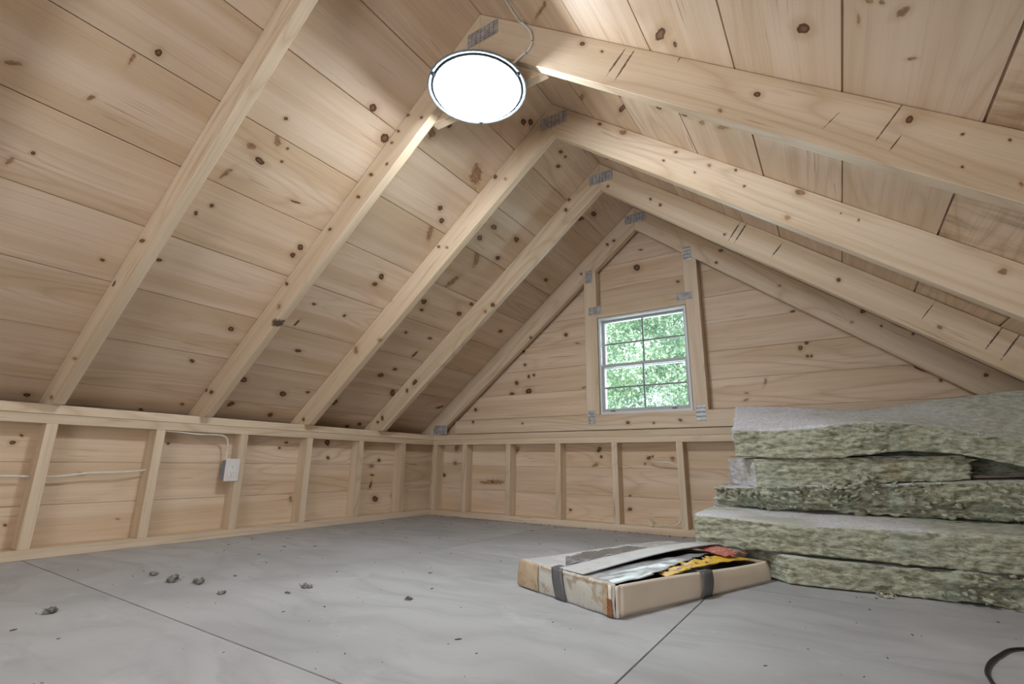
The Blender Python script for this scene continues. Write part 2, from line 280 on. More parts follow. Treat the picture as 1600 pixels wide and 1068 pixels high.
# ---------------------------------------------------------------- dimensions
S = .8; KK = math.hypot(1, S)
XR, ZR = 1.685, 2.063                 # ridge
H, T, D = .588, .038, .078            # knee wall height, lumber thickness, stud depth
XW = 2*XR                             # right knee wall face
YF = -4.75                            # near end of the loft
TY = [-2.29, -1.716, -1.14, -.573, 0.0]
SEAM = [-.012, .195, .3635, .532, .70, .869, 1.037, 1.206, 1.374, 1.543, 1.711, 1.88, 2.06]

# ---------------------------------------------------------------- floor
def floor_mat(seed):
    t = NT('dusty_plywood'); c = t.vm('ADD', t.coord(), (seed*3.7, seed*1.9, 0))
    wv = t.vm('MULTIPLY', t.vm('SUBTRACT', t.noise(c, 1.6, 2, col=True), (.5, .5, .5)), (.5, .5, 0))
    p = t.vm('ADD', c, wv)
    fig = t.noise(t.vm('MULTIPLY', p, (.8, 2.2, 1)), 1.2, 2, .45)
    ring = t.math('POWER', t.math('PINGPONG', t.math('MULTIPLY', fig, 11), 1), 2.5)
    col = t.mix(t.rng(t.noise(c, 1.3, 3), .35, .65), (.365, .37, .38), (.445, .45, .46))
    col = t.mix(t.math('MULTIPLY', ring, .30), col, (.27, .26, .26))
    col = t.mix(t.math('MULTIPLY', t.rng(t.noise(t.vm('MULTIPLY', p, (1.6, 5, 1)), 2, 4, .6), .48, .72), .55), col, (.29, .29, .30))
    col = t.mix(t.math('MULTIPLY', t.rng(t.noise(c, 5, 4, .7), .55, .8), .45), col, (.60, .61, .63))
    col = t.mix(t.math('MULTIPLY', t.rng(t.noise(t.vm('MULTIPLY', c, (3, 60, 1)), 1, 2), .5, .8), .14), col, (.3, .28, .26))
    vo = t.n('TexVoronoi'); t.put(vo.inputs['Vector'], c); vo.inputs['Scale'].default_value = 22
    sp = t.math('MULTIPLY', t.rng(vo.outputs['Distance'], .03, .06, 1, 0), t.math('GREATER_THAN', t.n_sep(vo.outputs['Color']), .82))
    col = t.mix(t.math('MULTIPLY', sp, .7), col, (.10, .09, .08))
    return t.set(col, .62, 0., t.bump(t.noise(c, 40, 4, .6), .25, .001), .25)
floor = empty('floor', kind='structure')
sheets = []
for row, (ya, yb, xs) in enumerate([(-4.9, -3.44, (-.1, 2.255, 3.47)), (-3.44, -2.26, (-.1, 2.90, 3.47)), (-2.26, -1.08, (-.1, 2.255, 3.47)), (-1.08, .1, (-.1, 1.0775, 3.47))]):
    for k in range(2):
        bm = bmesh.new(); x0, x1 = xs[k]+.0012, xs[k+1]-.0012; y0, y1 = ya+.0012, yb-.0012
        box_bm(bm, ((x0+x1)/2, (y0+y1)/2, -.0095), (x1-x0, y1-y0, .019))
        link('plywood_sheet', fin(bm, 'sheet', bevel=.001), floor_mat(row*2+k), floor)
bm = bmesh.new(); box_bm(bm, (XR, (YF+.1)/2, -.03), (XW+.3, -YF+.2, .018)); 
link('subfloor', fin(bm), plain('dark_subfloor', (.10, .08, .06)), floor)

# ---------------------------------------------------------------- ceiling boards
ceiling = empty('ceiling', kind='structure')
PITCH = .2755
tints = [1.0, .95, 1.04, .98, .93, 1.02, .97, 1.05, .96, 1.0]
def slope_dir(side): return V((-1, 0, -S)).normalized() if side == 'L' else V((1, 0, -S)).normalized()
def slope_out(side): return V((-S, 0, 1)).normalized() if side == 'L' else V((S, 0, 1)).normalized()
splits = {'L': [-2.86, -1.14, -2.86, -1.716, None, -1.14, -2.29, None, -1.716], 'R': [-2.86, None, -1.14, -2.86, -1.716, -2.29, None, -1.14, -2.86]}
for side in 'LR':
    dn, out = slope_dir(side), slope_out(side)
    pit = PITCH if side == 'L' else .2722
    for i in range(10):
        v0 = i*pit; Wd = pit if i < 9 else 2.56 - v0
        y_s = splits[side][i % 9]; y_s = None if y_s is None else y_s + .019
        ys = [YF-.02, .098] if y_s is None else [YF-.02, y_s, .098]
        for q in range(len(ys)-1):
            ya, yb = ys[q], ys[q+1]-.0015
            off = (.0012 if (i+q) % 2 else 0) + (0 if i else .0)
            A = V((XR, ya, ZR)) + dn*v0 + out*off
            kn = near(side, ya, yb, v0, v0+Wd, -.003)
            st = .75 if (side == 'R' and i == 6) else (.35 if (side == 'R' and i == 8) else 0.)
            tn = shade(BOARD, tints[(i*3+q*5+(0 if side == 'L' else 4)) % 10]*(.97 if side == 'L' else 1.0))
            shiplap('roof_board', A, (0, 1, 0), yb-ya, dn, Wd, out, pine(i*1.7+q*.9+(0 if side == 'L' else 20), tn, kn, .55 if not kn else .12, st), ceiling, u0=ya, v0=v0, gap=.0034 if side == 'L' else .005)

bm = bmesh.new()   # sheathing over the boards, closed at the ridge
ev = .36; pr = [(-ev, ZR+.026-S*(XR+ev)), (XR, ZR+.026), (XW+ev, ZR+.026-S*(XR+ev)), (XW+ev, ZR+.050-S*(XR+ev)), (XR, ZR+.050), (-ev, ZR+.050-S*(XR+ev))]
rg_ = [[bm.verts.new((x, y, z)) for x, z in pr] for y in (YF-.06, .16)]
for k in range(6):
    j = (k+1) % 6; bm.faces.new((rg_[0][k], rg_[0][j], rg_[1][j], rg_[1][k]))
for g_ in rg_:
    bm.faces.new((g_[0], g_[1], g_[4], g_[5])); bm.faces.new((g_[1], g_[2], g_[3], g_[4]))
link('roof_sheathing', fin(bm), plain('dark_sheathing', (.09, .07, .055)), ceiling)
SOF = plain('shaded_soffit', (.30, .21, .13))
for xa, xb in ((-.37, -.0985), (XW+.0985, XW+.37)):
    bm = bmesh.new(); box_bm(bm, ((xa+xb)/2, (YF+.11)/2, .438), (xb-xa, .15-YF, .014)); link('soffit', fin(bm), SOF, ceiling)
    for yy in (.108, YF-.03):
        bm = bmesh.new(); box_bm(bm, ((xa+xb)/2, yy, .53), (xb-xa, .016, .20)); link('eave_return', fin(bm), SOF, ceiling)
# ---------------------------------------------------------------- knee walls
LK = lambda: shade(LUMB, R.uniform(.94, 1.05))
def seam_boards(parent, A0, d, L, e2, key, u0, courses=SEAM[:4], zmax=.5875):
    """horizontal wall boards; e2 points away from the room"""
    for i, z in enumerate(courses):
        z1 = courses[i+1] if i+1 < len(courses) else zmax
        A = V(A0) + V((0, 0, z))
        kn = near(key, u0, u0+L, z, z1, 0)
        shiplap('wall_board', A, d, L, (0, 0, 1), z1-z, e2, pine(30+i*2.3+len(key), shade(BOARD, R.uniform(.99, 1.08)), kn, 0 if kn else .4), parent, u0=u0, v0=z, gap=.0016)
wl = empty('wall_left', kind='structure')
YS = [-4.63, -4.24, -3.85, -3.46, -3.07, -2.68, -2.282, -1.8934, -1.4985, -1.1027, -.7165, -.3299]
for y in YS:
    bar('stud', (0, y, T), (0, 0, 1), H-3*T, (0, 1, 0), T, (-1, 0, 0), D, pine(R.randint(0, 9)*1.3, LK(), (), .6), wl, v0=R.random()*3)
bar('bottom_plate', (0, YF, 0), (0, 1, 0), -YF+D, (0, 0, 1), T, (-1, 0, 0), D, pine(3.3, LK(), (), .4), wl, u0=YF)
bar('top_plate', (0, YF, H-2*T), (0, 1, 0), -YF, (0, 0, 1), T-.0008, (-1, 0, 0), D, pine(5.1, LK(), (), .4), wl, u0=YF, v0=1)
bar('top_plate', (.001, YF, H-T), (0, 1, 0), -YF-.0015, (0, 0, 1), T, (-1, 0, 0), D, pine(7.7, LK(), (), .4), wl, u0=YF, v0=2)
seam_boards(wl, (-D-.0005, YF, 0), (0, 1, 0), -YF+D, (-1, 0, 0), 'W', YF)

wb = empty('wall_back', kind='structure')
XB = [.0073, .2913, .680, 1.0722, 1.4634, 1.857, 2.25, 2.64, 3.03, 3.332]
for x in XB:
    bar('stud', (x, 0, T), (0, 0, 1), H-3*T, (1, 0, 0), T, (0, 1, 0), D, pine(R.randint(0, 9)*1.3, LK(), (), .6), wb, v0=R.random()*3)
bar('bottom_plate', (.001, 0, 0), (1, 0, 0), XW-.002, (0, 0, 1), T, (0, 1, 0), D, pine(11.3, LK(), (), .4), wb)
bar('top_plate', (-D, 0, H-2*T), (1, 0, 0), XW+2*D, (0, 0, 1), T-.0008, (0, 1, 0), D, pine(12.1, LK(), (), .4), wb, v0=1)
bar('top_plate', (-D, -.001, H-T), (1, 0, 0), XW+2*D, (0, 0, 1), T, (0, 1, 0), D, pine(13.7, LK(), (), .4), wb, v0=2)
# boards of the knee wall and of the gable above it (opening for the window)
WX0, WX1, WZ0, WZ1 = 1.397, 1.966, .690, 1.326
def gx(z): return XR - (ZR-z)/S + .0     # where the left slope is at height z
for i in range(len(SEAM)-1):
    z0, z1 = SEAM[i], SEAM[i+1]; Wd = z1-z0
    e2 = (0, 1, 0); yb = D+.0005 + (.0008 if i % 2 else 0)
    def piece(xa, xb, za, zb, sh0=0., sh1=0.):
        kn = near('G', xa, xb, za, zb, 0)
        shiplap('wall_board', (xa, yb, za), (1, 0, 0), xb-xa, (0, 0, 1), zb-za, e2, pine(50+i*1.9+(xa > 1.5)*7, shade(BOARD, R.uniform(1.0, 1.07)), kn, 0. if kn else .3), wb, u0=xa, v0=za, sh0=sh0, sh1=sh1, gap=.0018)
    if z1 <= .65:
        piece(-D-.03, XW+D+.03, z0, z1); continue
    xa = max(gx(z0), -D-.03); xb = XW - xa
    s0 = 1/S if gx(z0) > -D-.03 else 0.
    if z1 > 2.04:
        z1 = 2.05; 
    if z1 <= WZ0+.02 or z0 >= WZ1: piece(xa, xb, z0, z1, s0, -s0)
    else:
        piece(xa, WX0, z0, z1, s0, 0); piece(WX1, xb, z0, z1, 0, -s0)
        if z1 > WZ1: piece(WX0, WX1, WZ1, z1)

wr_ = empty('wall_right', kind='structure')
for y in YS:
    bar('stud', (XW, y, T), (0, 0, 1), H-3*T, (0, 1, 0), T, (1, 0, 0), D, pine(R.randint(0, 9)*1.3, LK(), (), .6), wr_, v0=R.random()*3)
bar('bottom_plate', (XW, YF, 0), (0, 1, 0), -YF+D, (0, 0, 1), T, (1, 0, 0), D, pine(3.3, LK()), wr_, u0=YF)
bar('top_plate', (XW, YF, H-2*T), (0, 1, 0), -YF-.001, (0, 0, 1), T-.0008, (1, 0, 0), D, pine(5.1, LK()), wr_, u0=YF, v0=1)
bar('top_plate', (XW-.001, YF, H-T), (0, 1, 0), -YF-.0015, (0, 0, 1), T, (1, 0, 0), D, pine(7.7, LK()), wr_, u0=YF, v0=2)
seam_boards(wr_, (XW+D+.0005, YF, 0), (0, 1, 0), -YF+D, (1, 0, 0), 'X', YF)
wf = empty('wall_front', kind='structure')
for i in range(len(SEAM)-1):
    z0, z1 = SEAM[i], min(SEAM[i+1], 2.05)
    xa = max(gx(z0), -D) if z1 > .65 else -D; s0 = 1/S if (z1 > .65 and gx(z0) > -D) else 0.
    shiplap('wall_board', (xa, YF, z0), (1, 0, 0), XW-2*xa, (0, 0, 1), z1-z0, (0, -1, 0), pine(80+i, BOARD, (), .4), wf, sh0=s0, sh1=-s0)

# ---------------------------------------------------------------- steel connector plates
def steel():
    t = NT('galvanised_steel'); c = t.coord()
    n = t.noise(c, 45, 3)
    col = t.mix(t.rng(n, .35, .65), (.36, .36, .365), (.54, .54, .55))
    return t.set(col, t.math('ADD', .38, t.math('MULTIPLY', n, .25)), .45, t.bump(n, .2, .0005))
STEEL = steel(); SLOT = plain('punched_slot', (.06, .06, .065), .6)
def conn_plate(parent, x, z, w, h, y, vert=True):
    """pressed-steel nail plate: rows of punched slots with raised lips, on a face whose normal is -y"""
    bm = bmesh.new()
    n = 7 if vert else 4; across, along = (w, h) if vert else (h, w)
    # pleated sheet
    m = n*4; rows = []
    for i in range(m+1):
        a = i/m*across; dep = .0012 + .0016*(1 if (i % 4) in (1, 2) else 0)
        rows.append((a, dep))
    vs = []
    for k in (0, 1):
        for a, dep in rows:
            p = (x+a, y-dep, z+k*along) if vert else (x+k*along, y-dep, z+a)
            vs.append(bm.verts.new(p))
    bs = []
    for k in (0, 1):
        for a, dep in (rows[0], rows[-1]):
            p = (x+a, y+.0004, z+k*along) if vert else (x+k*along, y+.0004, z+a)
            bs.append(bm.verts.new(p))
    for i in range(m): bm.faces.new((vs[i], vs[i+1], vs[m+2+i], vs[m+1+i]))
    bm.faces.new((vs[0], vs[m+1], bs[2], bs[0])); bm.faces.new((vs[m], bs[1], bs[3], vs[2*m+1])); bm.faces.new((bs[0], bs[2], bs[3], bs[1]))
    o = link('connector_plate', fin(bm), STEEL, parent)
    # punched slots
    bm = bmesh.new(); q = 5
    for i in range(n):
        for j in range(q):
            a = (i+.5)/n*across*1.0 - across/n*.5 + across/n*.08; b = (j+.5)/q*along
            if i == 0: continue
            c = (x+a, y-.0017, z+b) if vert else (x+b, y-.0017, z+a)
            s = (.0022, .0012, along/q*.55) if vert else (along/q*.55, .0012, .0022)
            box_bm(bm, c, s)
    link('slot', fin(bm), SLOT, o, kind='stuff')

# ---------------------------------------------------------------- roof trusses
def rafter(parent, y, side, seed, key, dz=0.):
    """side profile in x/z, thickness T in +y; UV on the side = (distance from ridge, depth below boards)"""
    sg = -1 if side == 'L' else 1
    X = lambda d: XR + sg*d
    prof = [(0, ZR), (0, ZR-.167), ((ZR-.167-H)/S, H), ((ZR-H)/S-.001, H)]
    bm = bmesh.new(); uvl = bm.loops.layers.uv.new('suv')
    ring = [[bm.verts.new((X(a), y+yy, b-.0006)) for a, b in prof] for yy in (0, T)]
    st = lambda a, b: ((a + S*(ZR-b))/KK, ((ZR-b) - S*a)/KK)
    n = len(prof)
    for k in (0, 1):
        f = bm.faces.new(ring[k])
        for lp, (a, b) in zip(f.loops, prof):
            u, v = st(a, b); lp[uvl].uv = (u, v + k*.6)
    for i in range(n):
        j = (i+1) % n
        f = bm.faces.new((ring[0][i], ring[0][j], ring[1][j], ring[1][i]))
        for lp, q, k in zip(f.loops, (i, j, j, i), (0, 0, 1, 1)):
            u, v = st(*prof[q]); lp[uvl].uv = (u, v + k*T)
    bmesh.ops.recalc_face_normals(bm, faces=bm.faces)
    bmesh.ops.bevel(bm, geom=list(bm.edges), offset=.0018, segments=1, affect='EDGES')
    me = bpy.data.meshes.new('rafter'); bm.to_mesh(me); bm.free()
    kn = KN.get(key, ())
    return link('rafter', me, pine(seed, shade(LUMB, R.uniform(.95, 1.04)), kn, .0 if kn else .6), parent)
TR = [
 (-4.01, 'rearmost roof truss of the loft, far behind the viewpoint', 'T8'), (-3.43, 'roof truss behind the viewpoint, last but one', 'T9'), (-2.86, 'roof truss directly above the viewpoint, out of the picture', 'T0'),
 (TY[0], 'nearest roof truss, its pine rafter crossing the upper left of the photo', 'T1'),
 (TY[1], 'roof truss with a collar tie carrying the round ceiling light', 'T2'),
 (TY[2], 'pine roof truss just behind the round ceiling light', 'T3'),
 (TY[3], 'pine roof truss nearest in front of the gable frame', 'T4'),
 (TY[4], 'gable-end truss framing the window, with upright members and steel plates', 'T5')]
sd_ = 100
for y, lab, key in TR:
    tr = empty('roof_truss', (XR, y, H), label=lab, cat='roof truss', group='roof trusses')
    P0 = tr
    def inv(o):  # children are built in world space; keep them there
        o.matrix_parent_inverse = Matrix.Translation(-V((XR, y, H)))
    before = set(bpy.data.objects)
    for side in 'LR':
        sd_ += 1.7
        rafter(tr, y, side, sd_, key+side)
    conn_plate(tr, 1.619 if key != 'T2' else 1.627, 1.928 if key == 'T2' else 1.935 + (.008 if key == 'T5' else 0), .143, .064, y)
    if key == 'T2':
        bar('collar_tie', (1.425, y+T+.0004, 1.700), (1, 0, 0), .52, (0, 0, 1), .085, (0, 1, 0), T, pine(4.4, LUMB), tr, sh0=1/S, sh1=-1/S)
    if key == 'T5':
        bar('bottom_chord', (.215, y, .5925), (1, 0, 0), XW-.43, (0, 0, 1), .0965, (0, 1, 0), T, pine(21.3, LUMB, KN['C'], .2), tr, u0=.215, v0=.5925, sh0=.0)
        zl = lambda x: ZR-.167-S*abs(XR-x)
        bar('window_stud', (1.306, y, .6895), (0, 0, 1), zl(1.306)-.6895, (1, 0, 0), .088, (0, 1, 0), D-.004, pine(23.3, LUMB, (), .7), tr, sh1=S)
        bar('window_stud', (1.9715, y, .6895), (0, 0, 1), zl(1.9715)-.6895, (1, 0, 0), .080, (0, 1, 0), D-.004, pine(25.3, LUMB, (), .7), tr, sh1=-S, v0=2)
        bar('header', (1.3945, y+.002, 1.3275), (1, 0, 0), 1.9710-1.3945, (0, 0, 1), .080, (0, 1, 0), T, pine(27.3, LUMB, (), .5), tr)
        conn_plate(tr, 1.320, 1.582, .050, .095, y, False)
        conn_plate(tr, 1.337, 1.352, .090, .055, y)
        conn_plate(tr, 1.979, 1.606, .048, .088, y, False)
        conn_plate(tr, 1.921, 1.353, .094, .048, y)
        conn_plate(tr, 1.316, .629, .049, .088, y, False)
        conn_plate(tr, 1.984, .626, .053, .095, y, False)
        conn_plate(tr, -.004, .592, .138, .069, y)
    for o in set(bpy.data.objects) - before:
        if o.parent is tr: inv(o)

# ---------------------------------------------------------------- window
win = empty('window_1', kind='structure')
VIN = plain('white_vinyl', (.70, .71, .74), .35, 0, .03, 8)
VIN3 = plain('sash_vinyl', (.46, .48, .51), .35, 0, .03, 8)
VIN2 = plain('grey_muntin', (.24, .26, .28), .4, 0, .05, 8)
def glass_mat():
    t = NT('window_glass'); tr = t.n('BsdfTransparent'); gl = t.n('BsdfGlossy'); gl.inputs['Roughness'].default_value = .01
    tr.inputs[0].default_value = (.93, .97, .96, 1)
    fr = t.n('Fresnel'); fr.inputs[0].default_value = 1.35
    mx = t.n('MixShader'); t.put(mx.inputs[0], fr.outputs[0]); t.put(mx.inputs[1], tr.outputs[0]); t.put(mx.inputs[2], gl.outputs[0])
    t.t.links.new(mx.outputs[0], t.t.nodes['Material Output'].inputs['Surface']); return t.m
GLS = glass_mat()
def rect_frame(name, x0, x1, z0, z1, y0, y1, l, r, b, tp, mat, parent, **k):
    bm = bmesh.new()
    for (a, c, e, f) in ((x0, x0+l, z0, z1), (x1-r, x1, z0, z1), (x0+l, x1-r, z0, z0+b), (x0+l, x1-r, z1-tp, z1)):
        box_bm(bm, ((a+c)/2, (y0+y1)/2, (e+f)/2), (c-a, y1-y0, f-e))
    bmesh.ops.remove_doubles(bm, verts=bm.verts, dist=1e-5)
    return link(name, fin(bm, bevel=0), mat, parent, **k)
fr = rect_frame('window_frame', WX0+.0005, WX1-.0005, WZ0, WZ1-.0005, .014, .094, .013, .013, .014, .012, VIN, win)
fa, fb, fc, fd = WX0+.014, WX1-.014, WZ0+.0145, WZ1-.013
zm = 1.000
for (za, zb, ya, yb, nm) in ((zm-.012, fd, .056, .078, 'upper_sash'), (fc, zm+.012, .030, .052, 'lower_sash')):
    sh = rect_frame(nm, fa, fb, za, zb, ya, yb, .014, .014, .014 if nm[0] == 'u' else .020, .014 if nm[0] == 'u' else .020, VIN3, win)
    a, b, c, d = fa+.014, fb-.014, za+(.014 if nm[0] == 'u' else .020), zb-(.014 if nm[0] == 'u' else .020)
    ym = (ya+yb)/2
    bm = bmesh.new(); box_bm(bm, ((a+b)/2, ym, (c+d)/2), (b-a, .003, d-c)); link('pane', fin(bm), GLS, sh)
    bm = bmesh.new(); box_bm(bm, ((a+b)/2, ym-.006, (c+d)/2), (.011, .006, d-c)); link('muntin', fin(bm, bevel=.001), VIN2, sh)
    bm = bmesh.new(); box_bm(bm, ((a+b)/2, ym-.0063, (c+d)/2), (b-a, .006, .011)); link('muntin', fin(bm, bevel=.001), VIN2, sh)
for xx in (1.475, 1.86):
    bm = bmesh.new(); box_bm(bm, (xx, .028, WZ0+.020), (.030, .010, .008)); link('sash_latch', fin(bm, bevel=.002), plain('dark_latch', (.12, .12, .13), .4), win)

# ---------------------------------------------------------------- ceiling light
LX, LYY, LZ = 1.709, -1.749, 1.6870
lamp = empty('ceiling_light', (LX, LYY, LZ+.012), label='round flush ceiling light with white rim and glowing frosted glass dish', cat='ceiling light')
def lathe(prof, seg=64):
    bm = bmesh.new(); rings = []
    for r, z in prof:
        if r < 1e-6: rings.append([bm.verts.new((0, 0, z))])
        else: rings.append([bm.verts.new((r*math.cos(2*math.pi*k/seg), r*math.sin(2*math.pi*k/seg), z)) for k in range(seg)])
    for a, b in zip(rings, rings[1:]):
        for k in range(seg):
            j = (k+1) % seg
            if len(a) == 1: bm.faces.new((a[0], b[j], b[k]))
            elif len(b) == 1: bm.faces.new((a[k], a[j], b[0]))
            else: bm.faces.new((a[k], a[j], b[j], b[k]))
    return fin(bm, 'lathe', True)
link('pan', lathe([(0, -.003), (.150, -.003), (.172, -.012), (.1765, -.016), (.1775, -.020), (.175, -.0225), (.170, -.021), (.162, -.018), (.154, -.0125), (0, -.0125)]), plain('white_enamel', (.17, .205, .235), .55, 0, .02, 5), lamp)
link('gasket', lathe([(.1552, -.014), (.1600, -.014), (.1600, -.0225), (.1552, -.0225), (.1552, -.014)]), plain('grey_gap', (.03, .035, .04), .7), lamp)
t = NT('frosted_glass_glow')
t.set((.9, .95, 1), .35); t.put(t.b.inputs['Emission Color'], (.86, .94, 1.0)); t.b.inputs['Emission Strength'].default_value = LAMP
dome = []
for k in range(15):
    a = k/14*math.pi/2
    dome.append((.1550*math.sin(math.pi/2-a), -.018 - .052*math.sin(a)))
dome = [(.1545, -.013)] + dome
link('glass_dish', lathe(dome), t.m, lamp)
CLIP = plain('dark_clip', (.012, .013, .015), .5, 0)
for a in (241, 4, 122):
    bm = bmesh.new(); box_bm(bm, (.1640, 0, -.023), (.017, .012, .011)); me = fin(bm, bevel=.0025)
    o = link('clip', me, CLIP, lamp); o.rotation_euler = (0, 0, math.radians(a))

WIRE = plain('white_cable', (.74, .72, .66), .45, 0, .03, 30)
def cable(name, pts, r, label, group=None, mat=None, sub=8):
    o0 = V(pts[0])
    e = link(name, tube([V(p)-o0 for p in pts], r, 8, sub), mat or WIRE, label=label, cat='cable', group=group); e.location = o0
    return e
CAB = [(1.8977, -1.8833, 1.8896), (1.879, -1.8257, 1.9046), (1.8739, -1.7905, 1.9087), (1.8704, -1.7482, 1.9116), (1.8715, -1.7115, 1.9107)]
c_l = cable('electrical_cable', CAB + [(1.880, -1.724, 1.900), (1.914, -1.724, 1.845), (1.920, -1.722, 1.797), (1.906, -1.7215, 1.773), (1.886, -1.7215, 1.766), (1.850, -1.7225, 1.750), (1.81, -1.735, 1.725), (1.775, -1.75, 1.700), (1.765, -1.750, 1.6885)], .0045, 'white cable hanging from the ridge down to the round ceiling light', 'white cables')
bm = bmesh.new(); box_bm(bm, (0, 0, 0), (.006, .011, .016), Matrix.Rotation(.5, 4, 'Y')); o = link('staple', fin(bm, bevel=.001), STEEL, c_l); o.location = V((1.900, -1.7205, 1.7705)) - c_l.location
cable('electrical_cable', [(-.034, -4.0, .33), (-.034, -3.2, .325), (-.034, -2.8, .322), (-.034, -2.6, .314), (-.036, -2.371, .310), (-.039, -2.282, .306)], .0042, 'white cable running into the leftmost stud from the edge of the photo', 'white cables')
cable('electrical_cable', [(-.039, -2.2445, .304), (-.034, -2.18, .308), (-.030, -2.10, .319), (-.030, -2.005, .321), (-.032, -1.94, .325), (-.038, -1.8935, .330)], .0042, 'white cable spanning the bay between the two leftmost studs', 'white cables')
cable('electrical_cable', [(-.010, -1.8553, .5085), (-.010, -1.80, .5075), (-.010, -1.71, .5015), (-.011, -1.63, .5035), (-.011, -1.585, .500), (-.010, -1.562, .480), (-.012, -1.5545, .43), (-.016, -1.5525, .3815)], .0036, 'white cable dropping from the top plate into the outlet box', 'white cables')
cable('electrical_cable', [(1.691, .0775, .403), (1.693, .050, .4015), (1.74, .034, .401), (1.79, .034, .3985), (1.825, .037, .392), (1.8565, .045, .380)], .0036, 'short white cable poking out of the back wall boards under the window', 'white cables')
cb = cable('electrical_cable', [(1.857, .03, .125), (1.850, .030, .10), (1.840, .025, .068), (1.81, .012, .052), (1.76, .008, .053), (1.72, .012, .045), (1.70, .014, .0485)], .0034, 'short white cable with a plug end lying on the back bottom plate', 'white cables')
bm = bmesh.new(); box_bm(bm, (0, 0, 0), (.042, .024, .022), Matrix.Rotation(.9, 4, 'Y')); o = link('cable_end', fin(bm, bevel=.005), plain('cream_plug', (.66, .60, .42), .5), cb); o.location = V((1.682, .016, .0575)) - cb.location

# ---------------------------------------------------------------- outlet
out = empty('electrical_outlet', (.0022, -1.525, .330), label='white duplex outlet on a grey box screwed to the third stud from the left', cat='outlet')
bm = bmesh.new(); box_bm(bm, (-.030, -.0095, 0), (.058, .034, .095)); link('junction_box', fin(bm, bevel=.003), plain('blue_grey_plastic', (.24, .27, .33), .5), out)
bm = bmesh.new(); box_bm(bm, (.0025, .0, 0), (.005, .072, .112)); pl = link('faceplate', fin(bm, bevel=.0015), plain('white_plastic', (.74, .70, .68), .35, 0, .02, 8), out)
bm = bmesh.new(); box_bm(bm, (.0058, 0, 0), (.003, .034, .067)); rc = link('receptacle', fin(bm, bevel=.001), plain('white_receptacle', (.78, .75, .73), .35, 0, .02, 8), out)
for z in (.019, -.019):
    bm = bmesh.new()
    for y in (-.006, .006): box_bm(bm, (.0074, y, z+.004), (.0006, .0014, .007))
    box_bm(bm, (.0074, 0, z-.007), (.0006, .004, .004))
    link('slot', fin(bm), SLOT, rc, kind='stuff')

# ---------------------------------------------------------------- mineral wool
def wool_mat(seed):
    t = NT('mineral_wool'); c = t.vm('ADD', t.coord(), (seed*2.3, seed, seed*.7))
    at = t.n('Attribute', attribute_name='lamp_pale').outputs['Fac']  # pale tops and left ends: lamp shine put into the wool colour
    wv = t.vm('ADD', c, t.vm('MULTIPLY', t.noise(c, 14, 2, col=True), (.03, .03, .02)))
    fib = t.noise(t.vm('MULTIPLY', wv, (34, 34, 85)), 1, 5, .68)
    big = t.noise(c, 7, 3, .6)
    col = t.mix(t.rng(fib, .30, .66), (.22, .225, .145), (.60, .605, .48))
    col = t.mix(t.rng(big, .52, .78, 0, .55), col, (.30, .215, .10))
    col = t.mix(t.rng(t.noise(t.vm('ADD', c, (3, 1, 2)), 5, 2), .5, .72, 0, .5), col, (.42, .50, .42))
    grit = t.noise(c, 90, 3, .7)
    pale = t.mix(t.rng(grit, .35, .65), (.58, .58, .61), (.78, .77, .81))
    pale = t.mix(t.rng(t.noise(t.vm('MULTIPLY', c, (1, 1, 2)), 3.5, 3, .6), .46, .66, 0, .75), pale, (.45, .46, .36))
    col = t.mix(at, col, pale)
    h = t.math('ADD', t.math('MULTIPLY', fib, t.math('SUBTRACT', 1.2, at)), t.math('MULTIPLY', grit, .35))
    return t.set(col, .95, 0., t.bump(h, .8, .010), .05)
def nz(p, s, seed): return noise.noise(V((p[0]*s[0]+seed*13.1, p[1]*s[1]+seed*7.7, p[2]*s[2]+seed*3.3)))
